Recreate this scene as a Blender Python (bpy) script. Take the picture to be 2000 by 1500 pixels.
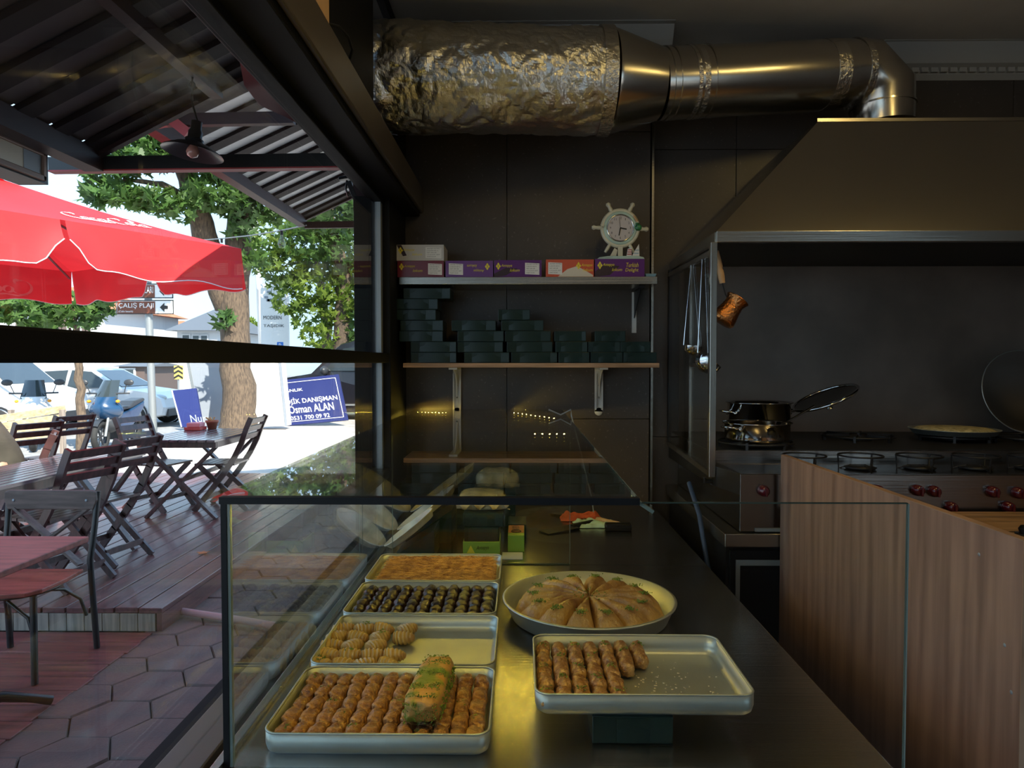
import bpy, math, random
from mathutils import Vector, Matrix, Euler, noise
PI = math.pi
sin, cos, rad = math.sin, math.cos, math.radians
random.seed(7)
S = bpy.context.scene
C = S.collection
for o in list(bpy.data.objects):
    bpy.data.objects.remove(o)

# ------------------------------------------------------------------ camera, sky, sun, exposure
F = 1360.0                      # focal length in pixels of the 2000 px frame
CAM = Vector((0, 0, 1.6))
R3 = (Matrix.Rotation(math.atan(18 / F), 3, 'Z') @ Matrix.Rotation(PI / 2 - math.atan(41 / F), 3, 'X'))
cd = bpy.data.cameras.new('camera')
cd.sensor_width = 36; cd.lens = F / 2000 * 36; cd.clip_start = .02; cd.clip_end = 400
cam = bpy.data.objects.new('camera', cd); C.objects.link(cam)
cam.location = CAM; cam.rotation_euler = R3.to_euler()
S.camera = cam
S.view_settings.view_transform = 'Standard'
S.view_settings.look = 'None'
S.view_settings.gamma = 1
S.view_settings.use_curve_mapping = False
S.view_settings.exposure = 0.9
S.cycles.max_bounces = 10; S.cycles.transparent_max_bounces = 24
S.cycles.diffuse_bounces = 4; S.cycles.glossy_bounces = 5
S.cycles.sample_clamp_indirect = 6

w = bpy.data.worlds.new('sky'); S.world = w; w.use_nodes = True
nt = w.node_tree; bg = nt.nodes['Background']
tc = nt.nodes.new('ShaderNodeTexCoord'); sx = nt.nodes.new('ShaderNodeSeparateXYZ')
cr = nt.nodes.new('ShaderNodeValToRGB')
cr.color_ramp.elements[0].position = 0.0; cr.color_ramp.elements[0].color = (.56, .76, .94, 1)
cr.color_ramp.elements[1].position = 0.6; cr.color_ramp.elements[1].color = (.36, .60, .95, 1)
nt.links.new(tc.outputs['Generated'], sx.inputs[0]); nt.links.new(sx.outputs['Z'], cr.inputs[0])
nt.links.new(cr.outputs[0], bg.inputs[0]); bg.inputs[1].default_value = 1.3

sd = bpy.data.lights.new('sun', 'SUN'); sd.energy = 7.8; sd.angle = rad(.6); sd.color = (1, .93, .82)
sun = bpy.data.objects.new('sun', sd); C.objects.link(sun)
TOSUN = Vector((.42, -.62, .66)).normalized()
sun.rotation_euler = TOSUN.to_track_quat('Z', 'Y').to_euler()

def area(name, loc, target, sx_, sy_, power, col):
    d = bpy.data.lights.new(name, 'AREA'); d.shape = 'RECTANGLE'; d.size = sx_; d.size_y = sy_
    d.energy = power; d.color = col
    o = bpy.data.objects.new(name, d); C.objects.link(o); o.location = loc
    o.rotation_euler = (Vector(loc) - Vector(target)).to_track_quat('Z', 'Y').to_euler()
    return o
# unseen warm ceiling lamps; the one behind the camera is added fill
area('unseen_ceiling_light', (1.78, 1.75, 3.12), (1.78, 1.75, 0), .06, .8, 4.5, (1, .72, .24))
area('unseen_ceiling_light', (.45, 1.35, 3.12), (.45, 1.35, 0), .08, .9, 3.2, (1, .72, .24))
area('unseen_ceiling_light', (.6, -1.6, 3.12), (.6, -1.6, 0), .12, 1.2, 2.5, (1, .82, .55))

# ------------------------------------------------------------------ pixel rays of the reference frame to places in the world
def ray(px, py):
    return R3 @ Vector(((px - 1000) / F, (750 - py) / F, -1))
def P(px, py, Y):
    d = ray(px, py); return CAM + d * (Y / d.y)
def PX(px, py, X):
    d = ray(px, py); return CAM + d * (X / d.x)
def PZ(px, py, Z):
    d = ray(px, py); return CAM + d * ((Z - 1.6) / d.z)

# ------------------------------------------------------------------ materials
MATS = {}
def mat(name, col, rough=.5, metal=0, var=0, scale=8, bump=0, bscale=40, stretch=(1, 1, 1), col2=None, spec=.5,
        emit=None, es=0, aniso=0, trans=0, lo=.35, hi=.65, detail=4, coat=0):
    if name in MATS: return MATS[name]
    m = bpy.data.materials.new(name); m.use_nodes = True
    n = m.node_tree; b = n.nodes['Principled BSDF']
    b.inputs['Base Color'].default_value = (*col, 1); b.inputs['Roughness'].default_value = rough
    b.inputs['Metallic'].default_value = metal; b.inputs['Specular IOR Level'].default_value = spec
    if coat: b.inputs['Coat Weight'].default_value = coat; b.inputs['Coat Roughness'].default_value = .15
    if aniso: b.inputs['Anisotropic'].default_value = aniso
    if emit:
        b.inputs['Emission Color'].default_value = (*emit, 1); b.inputs['Emission Strength'].default_value = es
    if var or col2 or bump:
        t = n.nodes.new('ShaderNodeTexCoord'); mp = n.nodes.new('ShaderNodeMapping')
        mp.inputs['Scale'].default_value = stretch
        n.links.new(t.outputs['Object'], mp.inputs[0])
    if var or col2:
        nz = n.nodes.new('ShaderNodeTexNoise'); nz.inputs['Scale'].default_value = scale; nz.inputs['Detail'].default_value = detail
        n.links.new(mp.outputs[0], nz.inputs['Vector'])
        r = n.nodes.new('ShaderNodeValToRGB')
        c2 = col2 or tuple(c * (1 - var) for c in col)
        c1 = col if col2 else tuple(min(1, c * (1 + var * .5)) for c in col)
        r.color_ramp.elements[0].position = lo; r.color_ramp.elements[0].color = (*c2, 1)
        r.color_ramp.elements[1].position = hi; r.color_ramp.elements[1].color = (*c1, 1)
        n.links.new(nz.outputs[0], r.inputs[0]); n.links.new(r.outputs[0], b.inputs['Base Color'])
    if bump:
        nb = n.nodes.new('ShaderNodeTexNoise'); nb.inputs['Scale'].default_value = bscale; nb.inputs['Detail'].default_value = 5
        n.links.new(mp.outputs[0], nb.inputs['Vector'])
        bp = n.nodes.new('ShaderNodeBump'); bp.inputs['Strength'].default_value = bump; bp.inputs['Distance'].default_value = .01
        n.links.new(nb.outputs[0], bp.inputs['Height']); n.links.new(bp.outputs[0], b.inputs['Normal'])
    if trans:
        out = n.nodes['Material Output']; tr = n.nodes.new('ShaderNodeBsdfTranslucent'); mx = n.nodes.new('ShaderNodeMixShader')
        mx.inputs[0].default_value = trans
        src = b.inputs['Base Color'].links[0].from_socket if b.inputs['Base Color'].links else None
        if src: n.links.new(src, tr.inputs[0])
        else: tr.inputs[0].default_value = (*col, 1)
        n.links.new(b.outputs[0], mx.inputs[1]); n.links.new(tr.outputs[0], mx.inputs[2]); n.links.new(mx.outputs[0], out.inputs[0])
    MATS[name] = m
    return m

def glass_mat(name, tint=(.93, .96, .94), f0=.04, rough=.0, pwr=5.0):
    """thin sheet glass: clear with Fresnel reflection on both faces"""
    if name in MATS: return MATS[name]
    m = bpy.data.materials.new(name); m.use_nodes = True; n = m.node_tree
    n.nodes.remove(n.nodes['Principled BSDF']); out = n.nodes['Material Output']
    tr = n.nodes.new('ShaderNodeBsdfTransparent'); tr.inputs[0].default_value = (*tint, 1)
    gl = n.nodes.new('ShaderNodeBsdfGlossy'); gl.inputs['Roughness'].default_value = rough
    lw = n.nodes.new('ShaderNodeLayerWeight'); lw.inputs[0].default_value = .5
    pw = n.nodes.new('ShaderNodeMath'); pw.operation = 'POWER'; pw.inputs[1].default_value = pwr
    ml = n.nodes.new('ShaderNodeMath'); ml.operation = 'MULTIPLY_ADD'; ml.inputs[1].default_value = 1 - f0; ml.inputs[2].default_value = f0
    mx = n.nodes.new('ShaderNodeMixShader')
    n.links.new(lw.outputs['Facing'], pw.inputs[0]); n.links.new(pw.outputs[0], ml.inputs[0]); n.links.new(ml.outputs[0], mx.inputs[0])
    n.links.new(tr.outputs[0], mx.inputs[1]); n.links.new(gl.outputs[0], mx.inputs[2]); n.links.new(mx.outputs[0], out.inputs[0])
    MATS[name] = m
    return m

# interior
TILE = mat('dark_tile', (.066, .052, .043), .42, var=.45, scale=3, bump=.06, bscale=60, col2=(.050, .040, .034), detail=8)
def speckle(m, amount=.5):
    n = m.node_tree; b = n.nodes['Principled BSDF']
    src = b.inputs['Base Color'].links[0].from_socket
    t = n.nodes.new('ShaderNodeTexCoord'); v = n.nodes.new('ShaderNodeTexNoise'); v.inputs['Scale'].default_value = 75; v.inputs['Detail'].default_value = 3
    n.links.new(t.outputs['Object'], v.inputs['Vector'])
    v2 = n.nodes.new('ShaderNodeTexNoise'); v2.inputs['Scale'].default_value = 5
    n.links.new(t.outputs['Object'], v2.inputs['Vector'])
    mu = n.nodes.new('ShaderNodeMath'); mu.operation = 'MULTIPLY'; n.links.new(v.outputs[0], mu.inputs[0]); n.links.new(v2.outputs[0], mu.inputs[1])
    r = n.nodes.new('ShaderNodeValToRGB'); r.color_ramp.elements[0].position = .655; r.color_ramp.elements[1].position = .70
    r.color_ramp.elements[0].color = (0, 0, 0, 1); r.color_ramp.elements[1].color = (amount, amount, amount, 1)
    n.links.new(v.outputs[0], r.inputs[0])
    mx = n.nodes.new('ShaderNodeMix'); mx.data_type = 'RGBA'; mx.inputs['B'].default_value = (.16, .14, .12, 1)
    n.links.new(r.outputs[0], mx.inputs['Factor']); n.links.new(src, mx.inputs['A']); n.links.new(mx.outputs['Result'], b.inputs['Base Color'])
speckle(TILE)
SPLASH = mat('brown_sheet', (.17, .130, .104), .38, var=.3, scale=2.5, bump=.03, bscale=20)
CEIL = mat('ceiling_plaster', (.58, .54, .48), .85, var=.12, scale=2)
CORNICE = mat('cornice_plaster', (.42, .39, .34), .8)
FLOORM = mat('dark_floor', (.05, .04, .036), .4, var=.3, scale=4)
FRAME = mat('black_aluminium', (.006, .006, .007), .6, spec=.15)
BEAMB = mat('brown_lacquered_trim', (.060, .047, .038), .38, var=.2, scale=3)
STEEL = mat('brushed_steel', (.42, .39, .34), .27, 1, bump=.05, bscale=120, stretch=(.02, 1, 1), aniso=.4)
STEELV = mat('brushed_steel_hood', (.42, .39, .33), .25, 1, bump=.04, bscale=120, stretch=(1, 1, .02), aniso=.5)
STEELTOP = mat('steel_counter', (.40, .385, .36), .24, 1, bump=.06, bscale=140, stretch=(.015, 1, 1), aniso=.5, var=.2, scale=3)
COOKST = mat('worn_cooker_steel', (.24, .215, .19), .22, 1, bump=.05, bscale=100, stretch=(.02, 1, 1))
CHROME = mat('polished_steel', (.62, .61, .6), .09, 1)
DUCTM = mat('galvanised_duct', (.50, .47, .42), .22, 1, bump=.03, bscale=8)
FOIL = mat('crumpled_foil', (.64, .62, .58), .30, 1, bump=.55, bscale=38)
TAPE = mat('foil_tape', (.6, .57, .52), .22, 1, bump=.8, bscale=60)
ALU = mat('aluminium_tray', (.44, .46, .43), .42, .75, var=.12, scale=6, bump=.03, bscale=30)
DARKMET = mat('black_iron', (.018, .017, .018), .45, .3)
OAK = mat('oak_shelf', (.42, .24, .13), .45, var=.35, scale=5, stretch=(1, 6, 14), bump=.02)
OAKTOP = mat('walnut_worktop', (.33, .19, .09), .42, var=.45, scale=4, stretch=(1, 9, 9), bump=.02)
WALNUT = mat('walnut_laminate', (.33, .19, .13), .42, scale=5, stretch=(6, 6, .40), col2=(.20, .112, .080), bump=.02, detail=9, lo=.34, hi=.64)
EDGE = mat('walnut_edge', (.34, .2, .12), .4, var=.2)
WHITEMET = mat('white_bracket', (.62, .6, .56), .4, var=.1)
GREENBOX = mat('dark_green_carton', (.007, .021, .018), .30, spec=.35, var=.2, scale=4)
GLASS = glass_mat('clear_glass', (.965, .985, .972), pwr=3.9)
WGLASS = glass_mat('window_glass', (.97, .985, .98))
GEDGE = mat('glass_edge', (.035, .055, .046), .15)
GEDGEL = mat('light_glass_edge', (.17, .215, .19), .2)
BLACKP = mat('black_rubber', (.006, .006, .007), .5, spec=.25)
LED = mat('led_diode', (1, .8, .3), .5, emit=(1, .70, .09), es=450)
LEDTAPE = mat('led_tape', (.35, .3, .2), .5)
PAPER = mat('white_paper', (.72, .70, .68), .7)
INK = mat('black_ink', (.02, .02, .02), .6)
YELLOW = mat('yellow_print', (.75, .62, .04), .5)
REDK = mat('red_knob', (.075, .004, .008), .18, coat=.5)
COPPER = mat('hammered_copper', (.55, .22, .07), .22, 1, bump=.5, bscale=90)
LIGHTWOOD = mat('turned_beech', (.55, .33, .16), .4, var=.25, scale=8, stretch=(1, 1, .2))
PASTRY = mat('glazed_pastry', (.48, .23, .066), .30, scale=55, col2=(.18, .062, .018), bump=1, bscale=120, coat=.35, lo=.42, hi=.6)
PASTRY2 = mat('pale_glazed_pastry', (.54, .30, .095), .34, scale=50, col2=(.24, .10, .030), bump=1, bscale=120, coat=.3, lo=.42, hi=.6)
FOLD = mat('folded_filo', (.58, .40, .13), .4, scale=30, col2=(.32, .16, .045), bump=.25, bscale=60, coat=.2)
COCOA = mat('chocolate_roll', (.042, .018, .014), .32, scale=40, col2=(.018, .009, .008), bump=.5, bscale=60, coat=.3)
KADAYIF = mat('shredded_pastry', (.60, .30, .06), .5, scale=40, col2=(.26, .10, .018), bump=.4, bscale=90)
WEDGEM = mat('baked_wedge', (.50, .29, .08), .36, scale=16, col2=(.24, .105, .03), bump=.7, bscale=90, coat=.25)
PIST = mat('ground_pistachio', (.16, .24, .022), .75, var=.6, scale=120, bump=.6, bscale=160)
LOGM = mat('pistachio_log', (.45, .22, .055), .5, scale=26, col2=(.15, .18, .022), bump=.5, bscale=70, lo=.42, hi=.55)
BAG = mat('plastic_bag', (.62, .53, .36), .25, var=.4, scale=20, bump=.4, bscale=30, coat=.6)
# exterior
DECKM = mat('red_decking', (.135, .048, .045), .34, var=.4, scale=5, stretch=(8, .6, 8), bump=.12, bscale=30, coat=.25)
LDECKM = mat('red_decking_low', (.18, .040, .034), .5, var=.4, scale=5, stretch=(.6, 8, 8), bump=.1, bscale=30)
FASCIA = mat('weathered_board', (.27, .22, .18), .65, var=.4, scale=5, stretch=(8, 8, .6))
PAVERM = mat('red_paver', (.15, .074, .062), .62, var=.45, scale=6, bump=.3, bscale=90, col2=(.095, .058, .053))
JOINT = mat('paver_joint', (.05, .042, .04), .9)
SIDEW = mat('sidewalk', (.62, .56, .50), .8, var=.2, scale=3, bump=.1)
STREET = mat('asphalt', (.30, .29, .28), .85, var=.2, scale=10)
CHAIRW = mat('dark_stained_wood', (.065, .024, .022), .36, var=.5, scale=6, stretch=(5, 5, 1), coat=.3)
TABLEW = mat('sky_tinted_slat', (.11, .070, .085), .22, var=.35, scale=6, stretch=(6, 1, 6), coat=.8)  # violet of the sky's reflection is put into the slat colour
REDTOP = mat('red_brown_tabletop', (.30, .060, .045), .45, var=.35, scale=4, stretch=(1, 8, 8))
BACKW = mat('brown_oak_rail', (.10, .066, .055), .5, var=.4, scale=6, stretch=(1, 8, 8))
BLACKT = mat('black_tube', (.012, .011, .012), .3)
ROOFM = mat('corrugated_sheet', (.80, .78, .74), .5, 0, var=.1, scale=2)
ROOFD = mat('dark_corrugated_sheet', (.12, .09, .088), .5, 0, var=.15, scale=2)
TROUGHM = mat('trough_shade', (.016, .008, .009), .6, spec=.2)  # shade of the roof corrugation put into a dark colour
REDSTEEL = mat('red_painted_steel', (.030, .009, .010), .5, spec=.25)
UMB = mat('red_canvas', (.74, .028, .035), .7, var=.06, scale=4, trans=.3)
UMBW = mat('white_print', (.85, .82, .82), .6)
UMBP = mat('pink_print', (.75, .22, .22), .7)
BARK = mat('plane_bark', (.15, .105, .068), .9, scale=5, stretch=(7, 7, 1.8), col2=(.06, .042, .03), bump=1.0, bscale=5, detail=9)
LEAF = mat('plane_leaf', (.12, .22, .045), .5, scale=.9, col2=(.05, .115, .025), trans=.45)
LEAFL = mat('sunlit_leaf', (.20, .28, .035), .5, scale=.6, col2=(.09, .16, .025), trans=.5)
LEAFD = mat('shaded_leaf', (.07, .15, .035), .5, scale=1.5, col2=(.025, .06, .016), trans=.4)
CARW = mat('white_car_paint', (.66, .67, .68), .25, coat=.5)
CARB = mat('black_car_paint', (.012, .012, .016), .2, coat=.8)
CARG = mat('car_glass', (.03, .04, .045), .05, coat=.3)
TYRE = mat('tyre', (.02, .02, .02), .8)
RIM = mat('alloy_rim', (.5, .5, .5), .3, .8)
LAMPG = mat('lamp_glass', (.5, .52, .52), .1)
AMBER = mat('amber_lens', (.75, .28, .01), .2)
BIKEB = mat('blue_fairing', (.008, .042, .105), .25, coat=.6)
BIKED = mat('dark_plastic', (.03, .034, .04), .4)
BLUES = mat('blue_sign', (.016, .024, .125), .4)
WHITEP = mat('white_painted', (.85, .84, .82), .5)
GREYP = mat('grey_panel', (.27, .30, .345), .5)
BROWNS = mat('brown_sign', (.17, .045, .018), .5)
GALV = mat('galvanised_post', (.26, .28, .29), .5, .4)
WALLW = mat('white_render', (.55, .56, .57), .8)
TERRA = mat('terracotta_roof', (.46, .16, .07), .8, var=.3, scale=2)
SLATE = mat('slate_roof', (.10, .115, .135), .7)
SHUT = mat('brown_shutter', (.10, .07, .06), .6)
SKIN = mat('skin', (.45, .25, .17), .5)
LITWORN = mat('lit_worn_aluminium', (.62, .57, .47), .5, .45, var=.35, scale=14)  # window light put into the pale colour; the mottling is staining
SHIRT = mat('olive_shirt', (.065, .058, .043), .85, var=.3, scale=5)
TROUS = mat('dark_trousers', (.03, .025, .035), .85)
# ------------------------------------------------------------------ mesh building
class MB:
    def __init__(s): s.v = []; s.f = []; s.m = []; s.sm = []; s.mi = 0
    def add(s, vs, fs, smooth=False):
        k = len(s.v); s.v += [tuple(x) for x in vs]
        for f in fs: s.f.append(tuple(k + i for i in f)); s.m.append(s.mi); s.sm.append(smooth)
        return s
    def box(s, x0, x1, y0, y1, z0, z1, M=None):
        vs = [Vector((x, y, z)) for x in (x0, x1) for y in (y0, y1) for z in (z0, z1)]
        if M is not None: vs = [M @ v for v in vs]
        return s.add(vs, [(0, 1, 3, 2), (4, 6, 7, 5), (0, 4, 5, 1), (2, 3, 7, 6), (0, 2, 6, 4), (1, 5, 7, 3)])
    def bar(s, a, b, w, h, up=(0, 0, 1)):
        """rectangular bar from a to b; w across, h along up"""
        a, b = Vector(a), Vector(b); d = (b - a).normalized(); up = Vector(up)
        sd_ = d.cross(up)
        if sd_.length < 1e-4: sd_ = d.cross(Vector((0, 1, 0)))
        sd_.normalize(); u = sd_.cross(d).normalized()
        vs = [p + sd_ * (i * w / 2) + u * (j * h / 2) for p in (a, b) for i in (-1, 1) for j in (-1, 1)]
        return s.add(vs, [(0, 1, 3, 2), (4, 6, 7, 5), (0, 4, 5, 1), (2, 3, 7, 6), (0, 2, 6, 4), (1, 5, 7, 3)])
    def tube(s, pts, r, n=8, caps=True, closed=False):
        pts = [Vector(p) for p in pts]; rs = r if isinstance(r, (list, tuple)) else [r] * len(pts)
        up = None; rings = []
        N = len(pts)
        for i, p in enumerate(pts):
            if closed: d = pts[(i + 1) % N] - pts[i - 1]
            else: d = pts[min(i + 1, N - 1)] - pts[max(i - 1, 0)]
            d.normalize()
            if up is None:
                up = Vector((0, 0, 1)) if abs(d.z) < .9 else Vector((1, 0, 0))
            u = up - d * up.dot(d); u.normalize(); v = d.cross(u); up = u
            rings.append([p + (u * cos(2 * PI * k / n) + v * sin(2 * PI * k / n)) * rs[i] for k in range(n)])
        vs = [q for rg in rings for q in rg]; fs = []
        for i in range(N if closed else N - 1):
            j = (i + 1) % N
            for k in range(n): fs.append((i * n + k, i * n + (k + 1) % n, j * n + (k + 1) % n, j * n + k))
        s.add(vs, fs, True)
        if caps and not closed:
            s.add(rings[0], [tuple(range(n))[::-1]]); s.add(rings[-1], [tuple(range(n))])
        return s
    def lathe(s, prof, n=24, M=None, c=(0, 0, 0), a0=0, a1=2 * PI, smooth=True):
        """prof: (r, z) pairs around local z"""
        full = abs(a1 - a0 - 2 * PI) < 1e-6; c = Vector(c); vs = []; m = n if full else n + 1
        for r, z in prof:
            for k in range(m):
                a = a0 + (a1 - a0) * k / n; v = Vector((r * cos(a), r * sin(a), z))
                vs.append((M @ v if M is not None else v) + c)
        fs = []
        for i in range(len(prof) - 1):
            for k in range(n):
                k2 = (k + 1) % m
                fs.append((i * m + k, i * m + k2, (i + 1) * m + k2, (i + 1) * m + k))
        return s.add(vs, fs, smooth)
    def prism(s, poly, fn, t0, t1):
        """poly of 2D points, fn(u, v, t) -> 3D; walls between t0 and t1"""
        n = len(poly); vs = [fn(u, v, t0) for u, v in poly] + [fn(u, v, t1) for u, v in poly]
        fs = [tuple(range(n))[::-1], tuple(range(n, 2 * n))] + [(i, (i + 1) % n, n + (i + 1) % n, n + i) for i in range(n)]
        return s.add(vs, fs)
    def grid(s, fn, nu, nv, smooth=True, wrap=False):
        vs = [fn(i / nu, j / nv) for i in range(nu + 1) for j in range(nv + (0 if wrap else 1))]
        m = nv if wrap else nv + 1; fs = []
        for i in range(nu):
            for j in range(nv):
                j2 = (j + 1) % m
                fs.append((i * m + j, (i + 1) * m + j, (i + 1) * m + j2, i * m + j2))
        return s.add(vs, fs, smooth)
    def ball(s, c, r, n=10, M=None):
        rr = r if isinstance(r, (tuple, list)) else (r, r, r); c = Vector(c)
        def fn(u, v):
            p = Vector((sin(PI * u) * cos(2 * PI * v) * rr[0], sin(PI * u) * sin(2 * PI * v) * rr[1], cos(PI * u) * rr[2]))
            return (M @ p if M is not None else p) + c
        return s.grid(fn, n, n * 2, True, True)
    def mesh(s, name, mats, off=None):
        me = bpy.data.meshes.new(name)
        vs = s.v if off is None else [(x - off[0], y - off[1], z - off[2]) for x, y, z in s.v]
        me.from_pydata(vs, [], s.f)
        for m in (mats if isinstance(mats, (list, tuple)) else [mats]): me.materials.append(m)
        me.polygons.foreach_set('material_index', s.m); me.polygons.foreach_set('use_smooth', s.sm); me.update()
        return me

def wloc(o):
    p = Vector(o.location); q = o.parent
    while q is not None: p = p + q.location; q = q.parent
    return p
def link(name, me, parent=None, loc=(0, 0, 0)):
    o = bpy.data.objects.new(name, me); C.objects.link(o); o.location = loc
    if parent: o.parent = parent
    return o
def part(name, mb, mats, parent, world=True, label=None, bev=0, kind=None):
    """a child mesh; its shapes are given in world coordinates unless world=False"""
    off = wloc(parent) if world else None
    o = link(name, mb.mesh(name, mats, off), parent)
    if label: o['label'] = label
    if kind: o['kind'] = kind
    if bev: bevel(o, bev)
    return o
def bevel(o, wd, seg=2):
    m = o.modifiers.new('bevel', 'BEVEL'); m.width = wd; m.segments = seg; m.limit_method = 'ANGLE'; m.angle_limit = rad(40)
def thing(name, label, cat, loc, rz=0, group=None):
    o = bpy.data.objects.new(name, None); C.objects.link(o); o.empty_display_size = .1
    o.location = loc; o.rotation_euler = (0, 0, rz)
    o['label'] = label; o['category'] = cat
    if group: o['group'] = group
    return o
def solo(name, mb, mats, label, cat, group=None, bev=0, kind=None):
    """a thing that is one mesh, its origin at its base"""
    xs, ys, zs = zip(*mb.v); off = ((min(xs) + max(xs)) / 2, (min(ys) + max(ys)) / 2, min(zs))
    o = link(name, mb.mesh(name, mats, off), None, off)
    o['label'] = label; o['category'] = cat
    if group: o['group'] = group
    if kind: o['kind'] = kind
    if bev: bevel(o, bev)
    return o
def struct(name, mb, mats, parent=None, bev=0, label=None):
    o = link(name, mb.mesh(name, mats, wloc(parent) if parent else None), parent)
    if not parent: o['kind'] = 'structure'
    if label: o['label'] = label
    if bev: bevel(o, bev)
    return o
def copy_tree(o, loc=None, rz=None, label=None, parent=None, group=None):
    c = o.copy(); C.objects.link(c)
    if parent is not None: c.parent = parent
    if loc is not None: c.location = loc
    if rz is not None: c.rotation_euler = (0, 0, rz)
    if label: c['label'] = label
    if group: c['group'] = group
    for ch in [x for x in o.children]: copy_tree(ch, parent=c)
    return c

def text_mb(s, bold=0):
    cu = bpy.data.curves.new('txt', 'FONT'); cu.body = s; cu.resolution_u = 2; cu.offset = bold
    ob = bpy.data.objects.new('txt', cu); me = bpy.data.meshes.new_from_object(ob)
    vs = [tuple(v.co) for v in me.vertices]; fs = [tuple(p.vertices) for p in me.polygons]
    bpy.data.objects.remove(ob); bpy.data.curves.remove(cu); bpy.data.meshes.remove(me)
    return vs, fs
def lettering(s, org, ux, uy, width, height, mb=None, slant=0, bold=0):
    """flat printed words: lower-left org, along ux, up uy, stretched to width x height"""
    mb = mb or MB(); vs, fs = text_mb(s, bold)
    x0 = min(v[0] for v in vs); x1 = max(v[0] for v in vs); y0 = min(v[1] for v in vs); y1 = max(v[1] for v in vs)
    ux, uy, org = Vector(ux).normalized(), Vector(uy).normalized(), Vector(org)
    mb.add([org + ux * ((v[0] - x0) / (x1 - x0) * width + slant * (v[1] - y0) / (y1 - y0) * height) + uy * ((v[1] - y0) / (y1 - y0) * height) for v in vs], fs)
    return mb
def ribbon(pts, nib, fn, mb):
    """calligraphic stroke: pts 2D, nib 2D half-vector, fn(u, v) -> 3D"""
    vs = []
    for x, y in pts: vs += [fn(x - nib[0], y - nib[1]), fn(x + nib[0], y + nib[1])]
    mb.add(vs, [(2 * i, 2 * i + 1, 2 * i + 3, 2 * i + 2) for i in range(len(pts) - 1)])
def script_words(fn, mb):
    """flowing script logo, about 13 wide and 3 high"""
    def arc(cx, cy, rx, ry, a, b, n=18): return [(cx + rx * cos(rad(a + (b - a) * i / n)), cy + ry * sin(rad(a + (b - a) * i / n))) for i in range(n + 1)]
    nib = (.16, .07)
    for ox, big in ((0, 1), (6.4, 0)):
        ribbon(arc(ox + 1.3, 1.1, 1.15, 1.35, 55, 330, 26), nib, fn, mb)
        ribbon(arc(ox + 1.75, 2.15, .35, .45, 150, -60, 10), nib, fn, mb)
    def o(cx): ribbon(arc(cx, .6, .5, .62, 60, 430, 22), nib, fn, mb)
    def a(cx): o(cx); ribbon([(cx + .5, 1.2), (cx + .45, .4), (cx + .6, .02), (cx + 1.0, .3)], nib, fn, mb)
    o(2.75); ribbon(arc(4.0, .6, .5, .62, 50, 320, 18), nib, fn, mb); a(5.1)
    ribbon([(6.0, .85), (6.5, .9)], (.05, .16), fn, mb)
    o(9.1); ribbon(arc(10.25, 1.3, .3, 1.3, 20, 200, 16) + [(9.97, .4), (10.2, .02), (10.6, .3)], nib, fn, mb); a(11.2)
    ribbon([(.6, -.1), (1.6, -.55), (3.0, -.3), (4.8, -.65), (6.4, -.2)], (.04, .14), fn, mb)

def wob(v, sc, amp):
    n = noise.noise_vector(Vector(v) * sc); return Vector(v) + n * amp
# ================================================================== THE SHOP'S SHELL
YW, YP = 3.56, 3.47           # wall behind the cooker, raised tile panel behind the shelves
XL = -.62                     # window wall
b = MB().box(-.68, 3.3, YW, YW + .15, 0, 3.16); wall_back = struct('wall_back', b, JOINT)
def tiles(xs, zs, y0, y1):
    for i in range(len(xs) - 1):
        for j in range(len(zs) - 1):
            b = MB().box(xs[i] + .0015, xs[i + 1] - .0015, y0, y1, zs[j] + .0015, zs[j + 1] - .0015)
            struct('tile', b, TILE, wall_back, bev=.0015)
zt = [P(990, y, YP).z for y in (818, 258)]
tiles([P(x, 500, YP).x for x in (776, 990, 1270)], [0, zt[0], zt[1], 3.155], YP, YW - .002)
zr = [P(1435, y, YW).z for y in (853, 293)]
tiles([P(x, 500, YW).x for x in (1272, 1435, 1702, 1970)] + [3.2], [0, zr[0], zr[1], 3.155], YW - .012, YW - .001)
b = MB().box(.80, 3.1, YW - .022, YW - .013, 1.0, 2.15); struct('splash_panel', b, SPLASH, wall_back, bev=.002)
x = P(1272, 500, YP).x
b = MB().box(x - .001, x + .010, YP - .012, YW - .012, 0, 2.85); struct('trim_1', b, STEEL)
b = MB().box(-.72, 3.4, -5.6, YW + .15, 3.16, 3.42); struct('ceiling', b, CEIL)  # overhang past the front wall is an unseen addition to block sun
b = MB().box(-.72, 3.4, -3.1, YW + .15, 3.43, 5.0); struct('added_shade_block', b, WALLW)  # unseen upper storey added to cast shade on parasol and deck
b = MB().box(-.58, 3.3, -3, YW, -.05, 0); struct('floor', b, FLOORM)
b = MB().box(3.2, 3.35, -3, -2.9, 0, 3.16); b.box(3.2, 3.35, -.7, YW, 0, 3.16); b.box(3.2, 3.35, -2.9, -.7, 0, .9); b.box(3.2, 3.35, -2.9, -.7, 2.7, 3.16); struct('wall_right', b, TILE)
struct('added_fill_window', MB().box(3.27, 3.276, -2.9, -.7, .9, 2.7), WGLASS)  # unseen window added to bring fill daylight into the room
b = MB().box(-.68, 3.3, -3.1, -3, 0, 3.16); struct('wall_front', b, TILE)
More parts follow.
